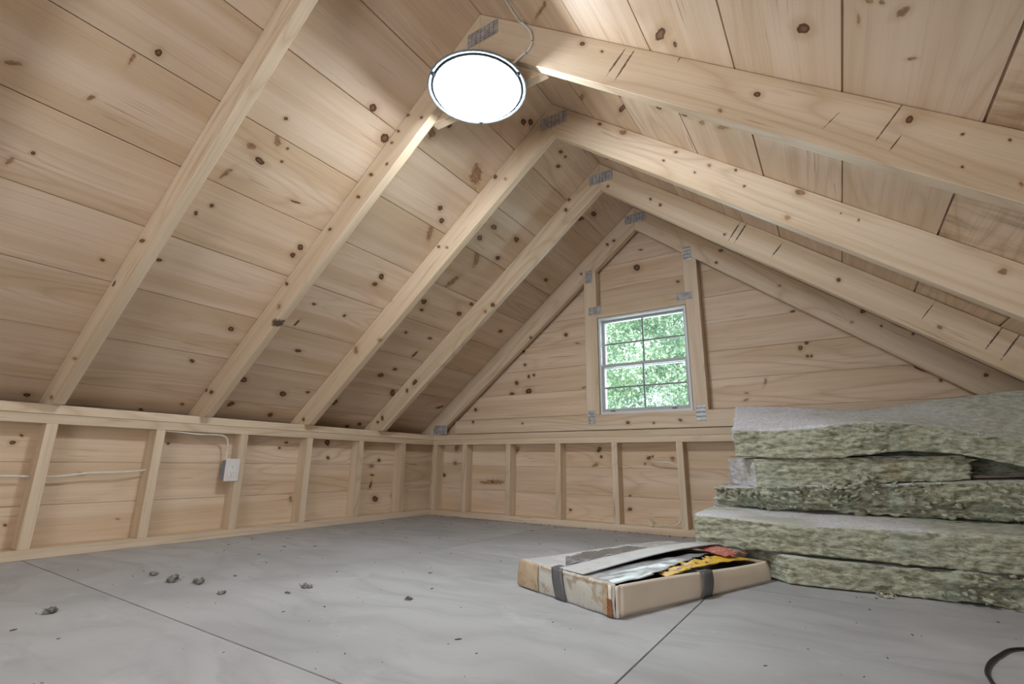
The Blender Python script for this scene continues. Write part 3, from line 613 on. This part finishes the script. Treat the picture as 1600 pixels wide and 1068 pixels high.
def batt(name, label, crn, seed, n=(230, 34, 22), rag=lambda u: .0, bend=None, lamp_pale=(1, .75), left_lamp_pale=.9):
    """crn: 8 corners keyed (i,j,k): i along x, j front/back, k bottom/top. rag(u): raggedness of the edge faces"""
    nx, ny, nz_ = n
    C = {k: V(v) for k, v in crn.items()}
    vid = {}; vs = []; fs = []; cr = []
    def pt(a, b, c):
        key = (a, b, c)
        if key in vid: return vid[key]
        u, v, w_ = a/nx, b/ny, c/nz_
        p = V()
        for i in (0, 1):
            for j in (0, 1):
                for k in (0, 1):
                    p += C[i, j, k]*((u if i else 1-u)*(v if j else 1-v)*(w_ if k else 1-w_))
        if bend: p += V(bend(u, v, w_))
        nn = V((-1 if a == 0 else 1 if a == nx else 0, -1 if b == 0 else 1 if b == ny else 0, -1 if c == 0 else 1 if c == nz_ else 0))
        edge = sum(1 for q in nn if q) > 1
        nn.normalize()
        rg = rag(u)
        d = 0
        if nn.z and not edge:
            d += .0030*nz(p, (14, 14, 5), seed) + .0012*nz(p, (70, 70, 20), seed+1)
        if a in (0, nx) or b in (0, ny):
            d += (.0042+.015*rg)*nz(p, (9, 9, 42), seed+2) + (.0034+.011*rg)*nz(p, (34, 34, 95), seed+3) + (.0016+.005*rg)*nz(p, (90, 90, 210), seed+4)
            if rg > .02:
                q = nz(p, (5, 5, 16), seed+9); d -= rg*.045*max(0, q-.05)*min(1, 4*w_+.3)
                d += rg*.020*max(0, nz(p, (12, 12, 26), seed+11))
            cr_ = nz(p, (7, 7, 60), seed+20); d -= (.007+.012*rg)*max(0, 1-abs(cr_)*9)*max(0, nz(p, (6, 6, 14), seed+21)+.25)
        if edge: d -= .004 + .004*abs(nz(p, (25, 25, 25), seed+5))
        # vertical waviness of the top and bottom edges
        p += nn*d
        if c == nz_: p.z += .0035*nz(p, (5, 5, 1), seed+6)
        if c == 0 and rg > .02: p.z += .008*rg*nz(p, (11, 11, 1), seed+7)
        vid[key] = len(vs); vs.append(p)
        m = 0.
        if c == nz_: m = lamp_pale[0]*(1-lamp_pale[1]*max(0, min(1, (u-.28+.25*nz(p, (3, 5, 3), seed+30))*2.2)))  # painted lamp shine on the top face, fading towards the right
        if a == 0: m = max(m, left_lamp_pale)
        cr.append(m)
        return vid[key]
    def quad(A, B, C_, D_): fs.append((pt(*A), pt(*B), pt(*C_), pt(*D_)))
    for a in range(nx):
        for b in range(ny):
            quad((a, b, nz_), (a+1, b, nz_), (a+1, b+1, nz_), (a, b+1, nz_)); quad((a, b, 0), (a, b+1, 0), (a+1, b+1, 0), (a+1, b, 0))
        for c in range(nz_):
            quad((a, 0, c), (a+1, 0, c), (a+1, 0, c+1), (a, 0, c+1)); quad((a, ny, c), (a, ny, c+1), (a+1, ny, c+1), (a+1, ny, c))
    for b in range(ny):
        for c in range(nz_):
            quad((0, b, c), (0, b, c+1), (0, b+1, c+1), (0, b+1, c)); quad((nx, b, c), (nx, b+1, c), (nx, b+1, c+1), (nx, b, c+1))
    o0 = C[0, 0, 0]
    me = bpy.data.meshes.new(name); me.from_pydata([v-o0 for v in vs], [], fs)
    at = me.attributes.new('lamp_pale', 'FLOAT', 'POINT'); at.data.foreach_set('value', cr)
    me.polygons.foreach_set('use_smooth', [True]*len(me.polygons))
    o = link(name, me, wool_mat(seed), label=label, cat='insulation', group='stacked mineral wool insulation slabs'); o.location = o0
    return o
def tufts(parent, spots, seed, mat):
    """torn clumps and loose fibres clinging to an edge; spots: (centre, spread, count, size)"""
    rr = random.Random(seed); bm = bmesh.new(); o0 = parent.location
    for c, spr, cnt, sz in spots:
        for _ in range(cnt):
            p = V(c) + V([rr.uniform(-1, 1)*q for q in spr]); s = sz*rr.uniform(.4, 1.2)
            g = bmesh.ops.create_icosphere(bm, subdivisions=2, radius=1)['verts']
            ax = V((rr.uniform(.8, 2.4), rr.uniform(.5, 1.2), rr.uniform(.35, .9)))*s; rot = Matrix.Rotation(rr.uniform(-.6, .6), 4, 'Y') @ Matrix.Rotation(rr.uniform(0, 3), 4, 'Z')
            for v in g:
                q = v.co.copy(); q = V((q.x*ax.x, q.y*ax.y, q.z*ax.z)); q *= 1 + .55*noise.noise(v.co*1.9 + p*40) + .3*noise.noise(v.co*5 + p*40)
                v.co = (rot @ q) + p - o0
            for _f in range(2):
                a = p - o0 + V([rr.uniform(-1, 1)*s for _q in range(3)]); b = a + V((rr.uniform(-2, 2)*s, -rr.random()*s*1.5, rr.uniform(-1.5, 1)*s)); m = (a+b)/2 + V((0, 0, rr.uniform(-1, 1)*s))
                w_ = V((0, 0, .0006))
                for e, f in ((a, m), (m, b)): bm.faces.new([bm.verts.new(x) for x in (e-w_, e+w_, f+w_, f-w_)])
    return link('torn_fibres', fin(bm, 'tuft', True), mat, parent, kind='stuff')
def corners(fl, fr_, bl, br, th_l, th_r, th_bl=None, th_br=None):
    """bottom corners front-left, front-right, back-left, back-right and thicknesses"""
    q = {}
    for key, p, th in (((0, 0), fl, th_l), ((1, 0), fr_, th_r), ((0, 1), bl, th_bl or th_l), ((1, 1), br, th_br or th_r)):
        q[key+(0,)] = V(p); q[key+(1,)] = V(p) + V((0, 0, th))
    return q
bump01 = lambda x, c, w_: math.exp(-((x-c)/w_)**2)
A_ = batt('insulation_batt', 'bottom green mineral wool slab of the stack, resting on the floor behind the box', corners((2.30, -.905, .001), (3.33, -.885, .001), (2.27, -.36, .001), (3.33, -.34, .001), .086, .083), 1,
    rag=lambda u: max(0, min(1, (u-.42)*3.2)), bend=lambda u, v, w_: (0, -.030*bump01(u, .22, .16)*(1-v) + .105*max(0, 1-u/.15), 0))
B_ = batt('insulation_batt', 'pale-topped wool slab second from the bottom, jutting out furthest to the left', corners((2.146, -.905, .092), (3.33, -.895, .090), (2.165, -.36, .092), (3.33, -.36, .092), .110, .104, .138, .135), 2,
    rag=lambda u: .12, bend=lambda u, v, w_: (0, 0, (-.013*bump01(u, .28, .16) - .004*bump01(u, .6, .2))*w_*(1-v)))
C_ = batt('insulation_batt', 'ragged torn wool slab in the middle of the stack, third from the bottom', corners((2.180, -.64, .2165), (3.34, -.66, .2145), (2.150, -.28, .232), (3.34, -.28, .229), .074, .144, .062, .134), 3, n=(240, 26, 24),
    rag=lambda u: 1.0 if u < .72 else .55, lamp_pale=(1, .4), bend=lambda u, v, w_: (0, .018*(1 if w_ < .3 else 0), 0))
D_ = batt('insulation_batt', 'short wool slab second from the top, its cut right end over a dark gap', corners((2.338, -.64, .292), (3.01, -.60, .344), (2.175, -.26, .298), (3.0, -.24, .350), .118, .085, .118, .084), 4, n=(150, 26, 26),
    rag=lambda u: .25 + .5*max(0, u-.6), left_lamp_pale=1.0, lamp_pale=(1, .0))
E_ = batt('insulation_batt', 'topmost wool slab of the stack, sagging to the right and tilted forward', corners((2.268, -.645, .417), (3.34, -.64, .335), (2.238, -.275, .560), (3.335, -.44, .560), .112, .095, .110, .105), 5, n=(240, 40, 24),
    rag=lambda u: .18 + .55*bump01(u, .43, .1), lamp_pale=(1, .72), left_lamp_pale=1.0,
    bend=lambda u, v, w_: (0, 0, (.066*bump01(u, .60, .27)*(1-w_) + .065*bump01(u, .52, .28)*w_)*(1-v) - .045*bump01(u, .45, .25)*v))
F_ = batt('insulation_batt', 'folded brown-green wool offcut wedged under the topmost slab', corners((2.262, -.46, .424), (3.31, -.42, .43), (2.23, -.285, .425), (3.31, -.30, .43), .030, .050, .105, .100), 6, n=(110, 16, 12), rag=lambda u: .5, lamp_pale=(.4, .5), left_lamp_pale=.3, bend=lambda u, v, w_: (0, 0, -.068*max(0, min(1, (u-.68)*14))*(1-w_)))
wm = lambda o: o.data.materials[0]
tufts(C_, [((2.40, -.655, .275), (.20, .010, .018), 30, .009), ((2.62, -.662, .29), (.22, .010, .035), 34, .010), ((3.0, -.672, .25), (.22, .008, .03), 26, .009), ((2.50, -.655, .235), (.25, .006, .008), 24, .006), ((2.45, -.655, .262), (.22, .012, .022), 34, .008), ((2.85, -.665, .30), (.35, .010, .04), 40, .008), ((2.28, -.63, .25), (.09, .02, .02), 18, .009), ((2.72, -.67, .345), (.05, .01, .02), 6, .013), ((2.64, -.668, .315), (.09, .008, .012), 7, .013)], 3, wm(C_))
tufts(A_, [((3.02, -.905, .045), (.13, .008, .035), 34, .010), ((2.95, -.905, .083), (.10, .006, .006), 10, .007), ((2.85, -.91, .018), (.18, .006, .014), 14, .007)], 4, wm(A_))
tufts(D_, [((3.005, -.61, .395), (.012, .01, .03), 12, .006), ((2.6, -.635, .300), (.25, .004, .004), 14, .004)], 5, wm(D_))
tufts(E_, [((2.745, -.655, .515), (.06, .008, .010), 10, .006)], 6, wm(E_))
# the little wool offcut at the foot of the stack and the tufts blown over the floor
def tuft_thing(loc, size, label, seed, spiky=1., sc3=(1.6, 1, .8), light=False):
    rr = random.Random(seed); bm = bmesh.new()
    for _ in range(7):
        p = V((rr.uniform(-1, 1)*sc3[0]*.6, rr.uniform(-1, 1)*sc3[1]*.6, rr.uniform(.1, .8)*sc3[2]))*size
        g = bmesh.ops.create_icosphere(bm, subdivisions=2, radius=size*.42)['verts']
        for v in g:
            n_ = v.co.normalized(); v.co = v.co*(1+.8*noise.noise(n_*2.3+p*90+V((seed, 0, 0)))) + p; v.co.z = max(v.co.z, .0006)
    for _ in range(int(26*spiky)):
        a = V((rr.uniform(-1, 1)*sc3[0], rr.uniform(-1, 1)*sc3[1], rr.random()*sc3[2]*.7))*size*.7; b = a + V((rr.uniform(-1, 1), rr.uniform(-1, 1), rr.uniform(-.1, .9)))*size*.8
        m = (a+b)/2 + V((0, 0, size*.2)); w_ = V((rr.uniform(-1, 1), rr.uniform(-1, 1), .5)).normalized()*.0008
        b.z = max(b.z, .001)
        for e, f in ((a, m), (m, b)): bm.faces.new([bm.verts.new(x) for x in (e-w_, e+w_, f+w_, f-w_)])
    o = link('wool_tuft', fin(bm, 'tuft', True), TUFTL if light else TUFT, label=label, cat='wool scrap', group='wool scraps on the floor'); o.location = V(loc) + V((0, 0, .0004))
    return o
TUFT = plain('grey_wool_scrap', (.22, .21, .19), .95, 0, .45, 90, .8, .05)
TUFTL = plain('green_wool_scrap', (.42, .42, .31), .95, 0, .3, 60, .8, .05)
for loc, sz, lab, sp, s3, li in [
    ((.807, -2.082, 0), .019, 'largest grey wool tuft on the left floor, a round ruffled clump', 1.2, (1.5, 1.2, 1.0), 0),
    ((.900, -2.050, 0), .017, 'ragged wool tuft with a thin tail, right of the largest tuft', 1.4, (2.0, .9, .8), 0),
    ((1.085, -2.072, 0), .010, 'small wool tuft lying alone between the large tufts and the centre floor', 1, (1.7, 1, .7), 0),
    ((1.215, -1.888, 0), .014, 'flat dark wool tuft furthest right of the scattered left tufts', 1, (1.9, 1, .7), 0),
    ((.657, -2.078, 0), .012, 'little wool tuft nearest the left knee wall', 1, (1.7, 1, .7), 0),
    ((.934, -2.415, 0), .014, 'dark spiky wool tuft in the left foreground beyond the floor seam', 1.8, (1.5, 1, .8), 0),
    ((1.232, -1.958, 0), .006, 'tiny pair of wool crumbs in front of the flat dark tuft', 1, (2.2, 1, .7), 0),
    ((1.566, -1.801, 0), .008, 'tiny curled dark scrap on the open floor left of the box', 1.2, (1.6, 1, .8), 0),
    ((.89, -1.93, 0), .005, 'tiny crumb on the floor behind the two large tufts', .6, (1.4, 1, .6), 0),
    ((2.700, -.945, 0), .014, 'pale green wool scrap fallen at the foot of the slab stack', .3, (2.2, .8, .9), 1)]:
    tuft_thing(loc, sz, lab, int(loc[0]*1000), sp, s3, li)
# sawdust and crumbs nobody could count
rr = random.Random(5); bm = bmesh.new()
for _ in range(300):
    x, y = rr.uniform(.15, 3.2), rr.uniform(-2.7, -.05); s = rr.choice((.0010, .0013, .0016, .0024))
    if 1.70 < x < 2.46 and -1.72 < y < -.7: continue
    if x > 2.1 and y > -.95: continue
    g = bmesh.ops.create_icosphere(bm, subdivisions=1, radius=s)['verts']; st, an = rr.uniform(1, 4), rr.uniform(0, 3)
    for v in g:
        q = v.co; q = V((q.x*st, q.y*.8, q.z*.6)); q.rotate(Matrix.Rotation(an, 3, 'Z')); v.co = q + V((x, y, s*.5))
for _ in range(120):
    x = rr.uniform(.05, 2.1); y = -rr.random()**2*.05-.003; g = bmesh.ops.create_icosphere(bm, subdivisions=1, radius=rr.uniform(.0015, .004))['verts']
    for v in g: v.co = V((v.co.x*1.6, v.co.y, v.co.z*.6)) + V((x, y, .001))
link('floor_debris', fin(bm), plain('dark_crumbs', (.09, .075, .06), .9, 0, .4, 30), label='sawdust crumbs and specks strewn over the plywood floor', cat='debris', kind='stuff')

# ---------------------------------------------------------------- cardboard box
AB = math.radians(68.9)
box = empty('cardboard_box', (2.117, -1.622, .0006), AB, label='flat battered cardboard box bound with grey tape, its torn top showing yellow', cat='box')
LB, WB, HB = .757, .402, .083
def stain_mat(name, a, b, c, sc_=16, thr=.5, rough=.7, fine=60, spec=.3, lo=.0, bump=.2):
    t = NT(name); co = t.coord(); n1 = t.noise(co, sc_, 4, .65); n2 = t.noise(co, fine, 3, .6)
    col = t.mix(t.rng(n1, thr-.04, thr+.05), a, b); col = t.mix(t.rng(n2, .56, .72, 0, .6), col, c)
    return t.set(col, rough, 0., t.bump(n1, bump, .002), spec)
KRAFT = stain_mat('kraft_paper', (.54, .43, .30), (.46, .35, .23), (.36, .24, .13), 12)
PRINT = stain_mat('weathered_print', (.58, .56, .50), (.44, .36, .25), (.33, .35, .37), 22, .60, fine=85)
CREAM = plain('cream_board', (.82, .735, .62), .55, 0, .05, 6)
TAPE = plain('grey_tape', (.135, .135, .14), .38, 0, .10, 12, .1)
SILV = stain_mat('silver_tape', (.36, .37, .39), (.50, .51, .54), (.68, .70, .73), 9, .52, .26, 26, .7)
PAPER = stain_mat('grey_white_paper', (.52, .52, .53), (.60, .60, .61), (.44, .43, .43), 6, .5, .42, 30, .5)
DARK = plain('dark_inside', (.012, .010, .010), .8)
RUST = stain_mat('rust_stain', (.33, .13, .055), (.22, .09, .04), (.45, .25, .14), 60)
RED = stain_mat('faded_red_print', (.50, .16, .13), (.58, .30, .25), (.40, .12, .10), 25)
def yel():
    t = NT('yellow_black_print'); co = t.coord(); n1 = t.noise(t.vm('MULTIPLY', co, (40, 62, 20)), 1, 2, .5)
    col = t.mix(t.rng(n1, .60, .63), (.80, .50, .02), (.02, .012, .008)); col = t.mix(t.rng(t.noise(co, 14, 3), .58, .66, 0, .7), col, (.55, .25, .10))
    return t.set(col, .4)
YEL = yel()
def sheet(name, f, nu, nv, th, mat, parent, keep=None):
    """thin solid sheet from f(u,v)->point; keep(u,v) drops torn-away cells"""
    bm = bmesh.new(); g = [[bm.verts.new(f(i/nu, j/nv)) for j in range(nv+1)] for i in range(nu+1)]
    for i in range(nu):
        for j in range(nv):
            if keep is None or keep((i+.5)/nu, (j+.5)/nv): bm.faces.new((g[i][j], g[i+1][j], g[i+1][j+1], g[i][j+1]))
    bmesh.ops.delete(bm, geom=[v for v in bm.verts if not v.link_faces], context='VERTS')
    bmesh.ops.recalc_face_normals(bm, faces=bm.faces)
    me = bpy.data.meshes.new(name); bm.to_mesh(me); bm.free(); me.polygons.foreach_set('use_smooth', [True]*len(me.polygons))
    o = link(name, me, mat, parent); m = o.modifiers.new('thick', 'SOLIDIFY'); m.thickness = th; m.offset = 0
    return o
N2 = lambda x, y, s=0: noise.noise(V((x, y, s)))
# local x = long side, y = short side, z up
bm = bmesh.new(); box_bm(bm, (LB/2, WB/2, .002), (LB-.012, WB-.012, .004)); link('bottom_panel', fin(bm), KRAFT, box)
bm = bmesh.new(); box_bm(bm, (LB/2, WB/2, .032), (LB-.05, WB-.05, .055)); link('inner_tray', fin(bm, bevel=.004), DARK, box)
sheet('side_panel', lambda u, v: (.012+u*(LB-.012), .000 - .007*math.sin(math.pi*v)*(.4+.6*u) + .010*u*v, .0015 + v*(HB-.007 - .012*u + .006*math.sin(u*5+1)*u)), 50, 8, .0030, CREAM, box)
sheet('side_panel', lambda u, v: (.004+u*(LB-.008), WB-.002, .0015 + v*(HB-.012)), 30, 4, .003, KRAFT, box)
sheet('end_panel', lambda u, v: (-.001 - .004*math.sin(math.pi*v) + .004*N2(u*6, v*2)+.022*v*max(0, u-.8)*2, .002+u*(WB-.000), .0015 + v*(HB-.004 + .004*N2(u*9, 3)) + (.010*max(0, u-.80))), 60, 10, .0030, PRINT, box)
sheet('end_panel', lambda u, v: (LB-.002 + .004*math.sin(math.pi*v), .006+u*(WB-.010), .0015 + v*(HB-.022+.006*N2(u*5, 7))), 30, 6, .003, KRAFT, box)
# brown paper patch over the far part of the end, its torn strip and the rust-stained corner
sheet('paper_patch', lambda u, v: (-.0065 - .004*math.sin(math.pi*v) + .024*v*max(0, (.755+u*.245)-.8)*2 + .002*N2(u*8, v*8), .012+(.755+u*.27)*(WB-.010) + .004*N2(v*6, 1), .003 + v*(HB-.006)), 16, 10, .0012, KRAFT, box)
sheet('paper_patch', lambda u, v: (-.0075 - .002*N2(u*3, v*5), .022 + u*.020 + .004*N2(v*7, 5), .004 + v*(HB-.007)), 6, 14, .0012, KRAFT, box)
sheet('rust_stained_strip', lambda u, v: (-.0095 - .002*N2(u*3, v*5), .008 + u*.016 + .004*N2(v*9, 8), .002 + v*.042), 6, 12, .0015, RUST, box)
sheet('paper_patch', lambda u, v: (-.0070, .010 + u*.011, .008 + v*(HB-.014)), 4, 6, .0015, CREAM, box)
sheet('corner_flap', lambda u, v: (-.003+u*.019, -.0005-.005*math.sin(3.14*u)*(1-u), .002 + v*(HB-.008)), 5, 6, .002, CREAM, box)
sheet('worn_edge', lambda u, v: (-.006+.008*v, .02+u*(WB-.12), HB-.004 - .006*(1-v) - abs(N2(u*22, 4))*.012*(1-v) + .0015), 60, 3, .0012, KRAFT, box)
# tape bands
def band(y0, w_):
    sheet('tape_band', lambda u, v: (-.0085 - .004*math.sin(math.pi*min(1, v)), y0 + u*w_ + .02*(v-.5), .002 + v*(HB-.001)), 3, 8, .0012, TAPE, box)
band(.190, .046)
sheet('tape_band', lambda u, v: (-.006 + v*.035, .202 + u*.040 + .01*v, HB+.0012), 3, 3, .0012, TAPE, box)
sheet('tape_band', lambda u, v: (.352 + u*.052 + .012*v, -.0055 - .0065*math.sin(math.pi*v), .0012 + v*(HB-.012)), 3, 8, .0012, TAPE, box)
sheet('tape_band', lambda u, v: (.364 + u*.052, -.004 + v*.030, HB-.010 - .008*v*(1-v)), 3, 4, .0012, TAPE, box)
# top: far lid panel, with silver tape sheets, the raised strip, the front flap and the torn label
lift = lambda x, y: .003*N2(x*5, y*9, 2) + .012*math.sin(math.pi*min(1, max(0, (x-.15)/.62)))
sheet('lid_panel', lambda u, v: (.004+u*(LB-.01), .205+v*(WB-.207), HB - .004 + lift(u*LB, v*.2)*(.3+.7*(1-v))), 50, 16, .003, PAPER, box)
sheet('silver_tape', lambda u, v: (.03+u*.36+.14*v, .222+v*.115+.02*math.sin(u*4), HB+.0005 + lift((.03+u*.36+.14*v), .1)*(.4+.6*(1-v)) + .004*abs(N2(u*7, v*5, 3))), 40, 16, .0008, TAPE2, box) if False else None
TAPE2 = stain_mat('grey_film', (.13, .135, .15), (.24, .25, .275), (.50, .52, .56), 7, .56, .22, 18, .7)
sheet('film_patch', lambda u, v: (.02+u*.40+.12*v, .214+v*.135+.015*math.sin(u*4), HB+.0012 + lift((.02+u*.40+.12*v), .1)*(.3+.7*(1-(.009+v*.135)/.197)) + .0035*abs(N2(u*7, v*5, 3))), 44, 18, .0008, TAPE2, box, keep=lambda u, v: v > .10+.25*abs(N2(u*5, 1)) and v < .93+.2*N2(u*6, 2))
sheet('film_patch', lambda u, v: (.40+u*.325, .215+v*.165, HB+.0012 + lift(.40+u*.325, .1)*(.3+.7*(1-(.01+v*.165)/.197)) + .006*abs(N2(u*6, v*4, 5))), 40, 20, .0008, SILV, box, keep=lambda u, v: u > .12+.15*N2(v*5, 9))
sheet('raised_strip', lambda u, v: (-.002+u*(LB-.056), .118+.012*u+v*(.100-.02*u) + .012*u*math.sin(3*u), HB + .001 + .026*math.sin(math.pi*min(1, u*.62)) + .004*v*(1-u) - .004*v), 60, 8, .0025, PAPER, box)
sheet('front_flap', lambda u, v: (.012+u*.60, .016+v*.118+.030*u*(1-v), HB-.006 + .010*math.sin(math.pi*u*.8)*(.3+v) + .004*N2(u*8, v*5, 6)), 60, 18, .0015, SILV, box,
      keep=lambda u, v: v > (-.1 if u < .28 else min(1.2, (u-.28)*1.25 + .07*N2(u*16, 2))))
sheet('printed_label', lambda u, v: (.225+u*.46, .014+v*.105+.012*u, HB-.0115 + .010*v + .018*u*(1-u)*2 + .004*N2(u*12, v*6, 8)), 70, 18, .0015, YEL, box, keep=lambda u, v: v < .30 + .45*u + .28*N2(u*17, 4) and v > -.1)
sheet('red_flap', lambda u, v: (.585+u*.130, .035+v*.115, HB+.002 + .012*v + .006*math.sin(u*3) + .003*N2(u*9, v*9, 1)), 24, 16, .0015, RED, box, keep=lambda u, v: u < .8+.35*N2(v*6, 5) and v > .1+.3*N2(u*7, 3))
sheet('torn_corner', lambda u, v: (.630+u*.085, .105+v*.14, HB+.010 - .006*v + .003*N2(u*9, v*9, 4)), 16, 16, .0015, stain_mat('torn_tan_card', (.56, .44, .33), (.50, .28, .20), (.60, .52, .42), 30), box, keep=lambda u, v: u < .75+.4*N2(v*6, 8))

# ---------------------------------------------------------------- black cord on the floor
cable('black_cord', [(3.35, -1.24, .0042), (3.1, -1.27, .0042), (2.97, -1.300, .0042), (2.905, -1.330, .0042), (2.865, -1.405, .0042), (2.833, -1.49, .0042), (2.820, -1.58, .0042), (2.835, -1.72, .0042), (2.95, -1.86, .0042), (3.25, -1.95, .0042)], .0032, 'loop of thin black cord on the floor at the lower right', mat=plain('black_rubber', (.012, .012, .014), .5))

# ---------------------------------------------------------------- trees outside
def leaf_mat(name, a, b):
    t = NT(name); c = t.coord(); n1 = t.noise(c, 2.3, 3); n2 = t.noise(c, 17, 1)
    col = t.mix(t.rng(n1, .35, .65), a, b); col = t.mix(t.rng(n2, .5, .7, 0, .5), col, (.62, .72, .45))
    t.set(col, .5); t.b.inputs['Transmission Weight'].default_value = 0
    tl = t.n('BsdfTranslucent'); t.put(tl.inputs[0], col); mx = t.n('MixShader'); mx.inputs[0].default_value = .35
    t.t.links.new(t.b.outputs[0], mx.inputs[1]); t.t.links.new(tl.outputs[0], mx.inputs[2]); t.t.links.new(mx.outputs[0], t.t.nodes['Material Output'].inputs['Surface'])
    return t.m
BARK = plain('grey_bark', (.20, .16, .12), .9, 0, .3, 12, .6)
GZ = -2.5
def tree(x, y, h, r, n, seed, label, mat):
    rg = np.random.default_rng(seed)
    e = empty('tree', (x, y, GZ), label=label, cat='tree', group='leafy trees beyond the window')
    link('trunk', tube([(0, 0, 0), (.04, .02, h*.15), (-.02, 0, h*.30)], (.11, .07), 10, 6), BARK, e)
    # branch sprays: clumps of small leaves on drooping shoots
    nc = 700
    zc = rg.uniform(.12, 1, nc); rad = r*np.sqrt(rg.random(nc))*(1.08-zc*.85)
    an = rg.uniform(0, 2*np.pi, nc)
    cc = np.stack([np.cos(an)*rad, np.sin(an)*rad, zc*h], 1)
    per = n//nc
    u = rg.normal(0, 1, (nc, per, 3))*np.array([.16, .16, .11]) + cc[:, None]
    u[..., 2] -= .3*np.abs(rg.normal(0, .1, (nc, per)))
    P = u.reshape(-1, 3)
    a = rg.normal(0, 1, P.shape); a /= np.linalg.norm(a, axis=1)[:, None]
    b = np.cross(a, rg.normal(0, 1, P.shape)); b /= np.linalg.norm(b, axis=1)[:, None]
    L_ = rg.uniform(.022, .050, (len(P), 1)); W_ = L_*.42
    q = np.stack([P-a*L_, P+b*W_, P+a*L_, P-b*W_], 1).reshape(-1, 3)
    me = bpy.data.meshes.new('foliage'); N = len(P)
    me.vertices.add(4*N); me.vertices.foreach_set('co', q.astype(np.float32).ravel())
    me.loops.add(4*N); me.loops.foreach_set('vertex_index', np.arange(4*N, dtype=np.int32))
    me.polygons.add(N); me.polygons.foreach_set('loop_start', np.arange(0, 4*N, 4, dtype=np.int32)); me.update(calc_edges=True)
    link('foliage', me, mat, e, kind='stuff')
lm1 = leaf_mat('bright_leaves', (.24, .38, .28), (.62, .74, .60)); lm2 = leaf_mat('blue_green_leaves', (.14, .28, .26), (.46, .60, .52))
tree(.45, 4.4, 9.0, 1.95, 76000, 1, 'bright leafy tree nearest to the window, filling most of its view', lm1)
tree(-3.1, 7.6, 9.5, 2.0, 50000, 2, 'darker blue-green tree at the left edge of the window view', lm2)
tree(2.9, 8.2, 9.5, 2.0, 40000, 3, 'darker blue-green tree far to the right beyond the window', lm2)
tree(-1.5, 12.0, 12.5, 2.8, 70000, 4, 'furthest pale tree closing the window view at the back', lm1)
bm = bmesh.new(); bmesh.ops.create_grid(bm, x_segments=30, y_segments=30, size=20, matrix=Matrix.Translation((0, 12, GZ)))
for v in bm.verts: v.co.z += .15*N2(v.co.x*.3, v.co.y*.3)
link('ground', fin(bm), plain('grass_ground', (.13, .20, .07), .9, 0, .3, 3), kind='structure')
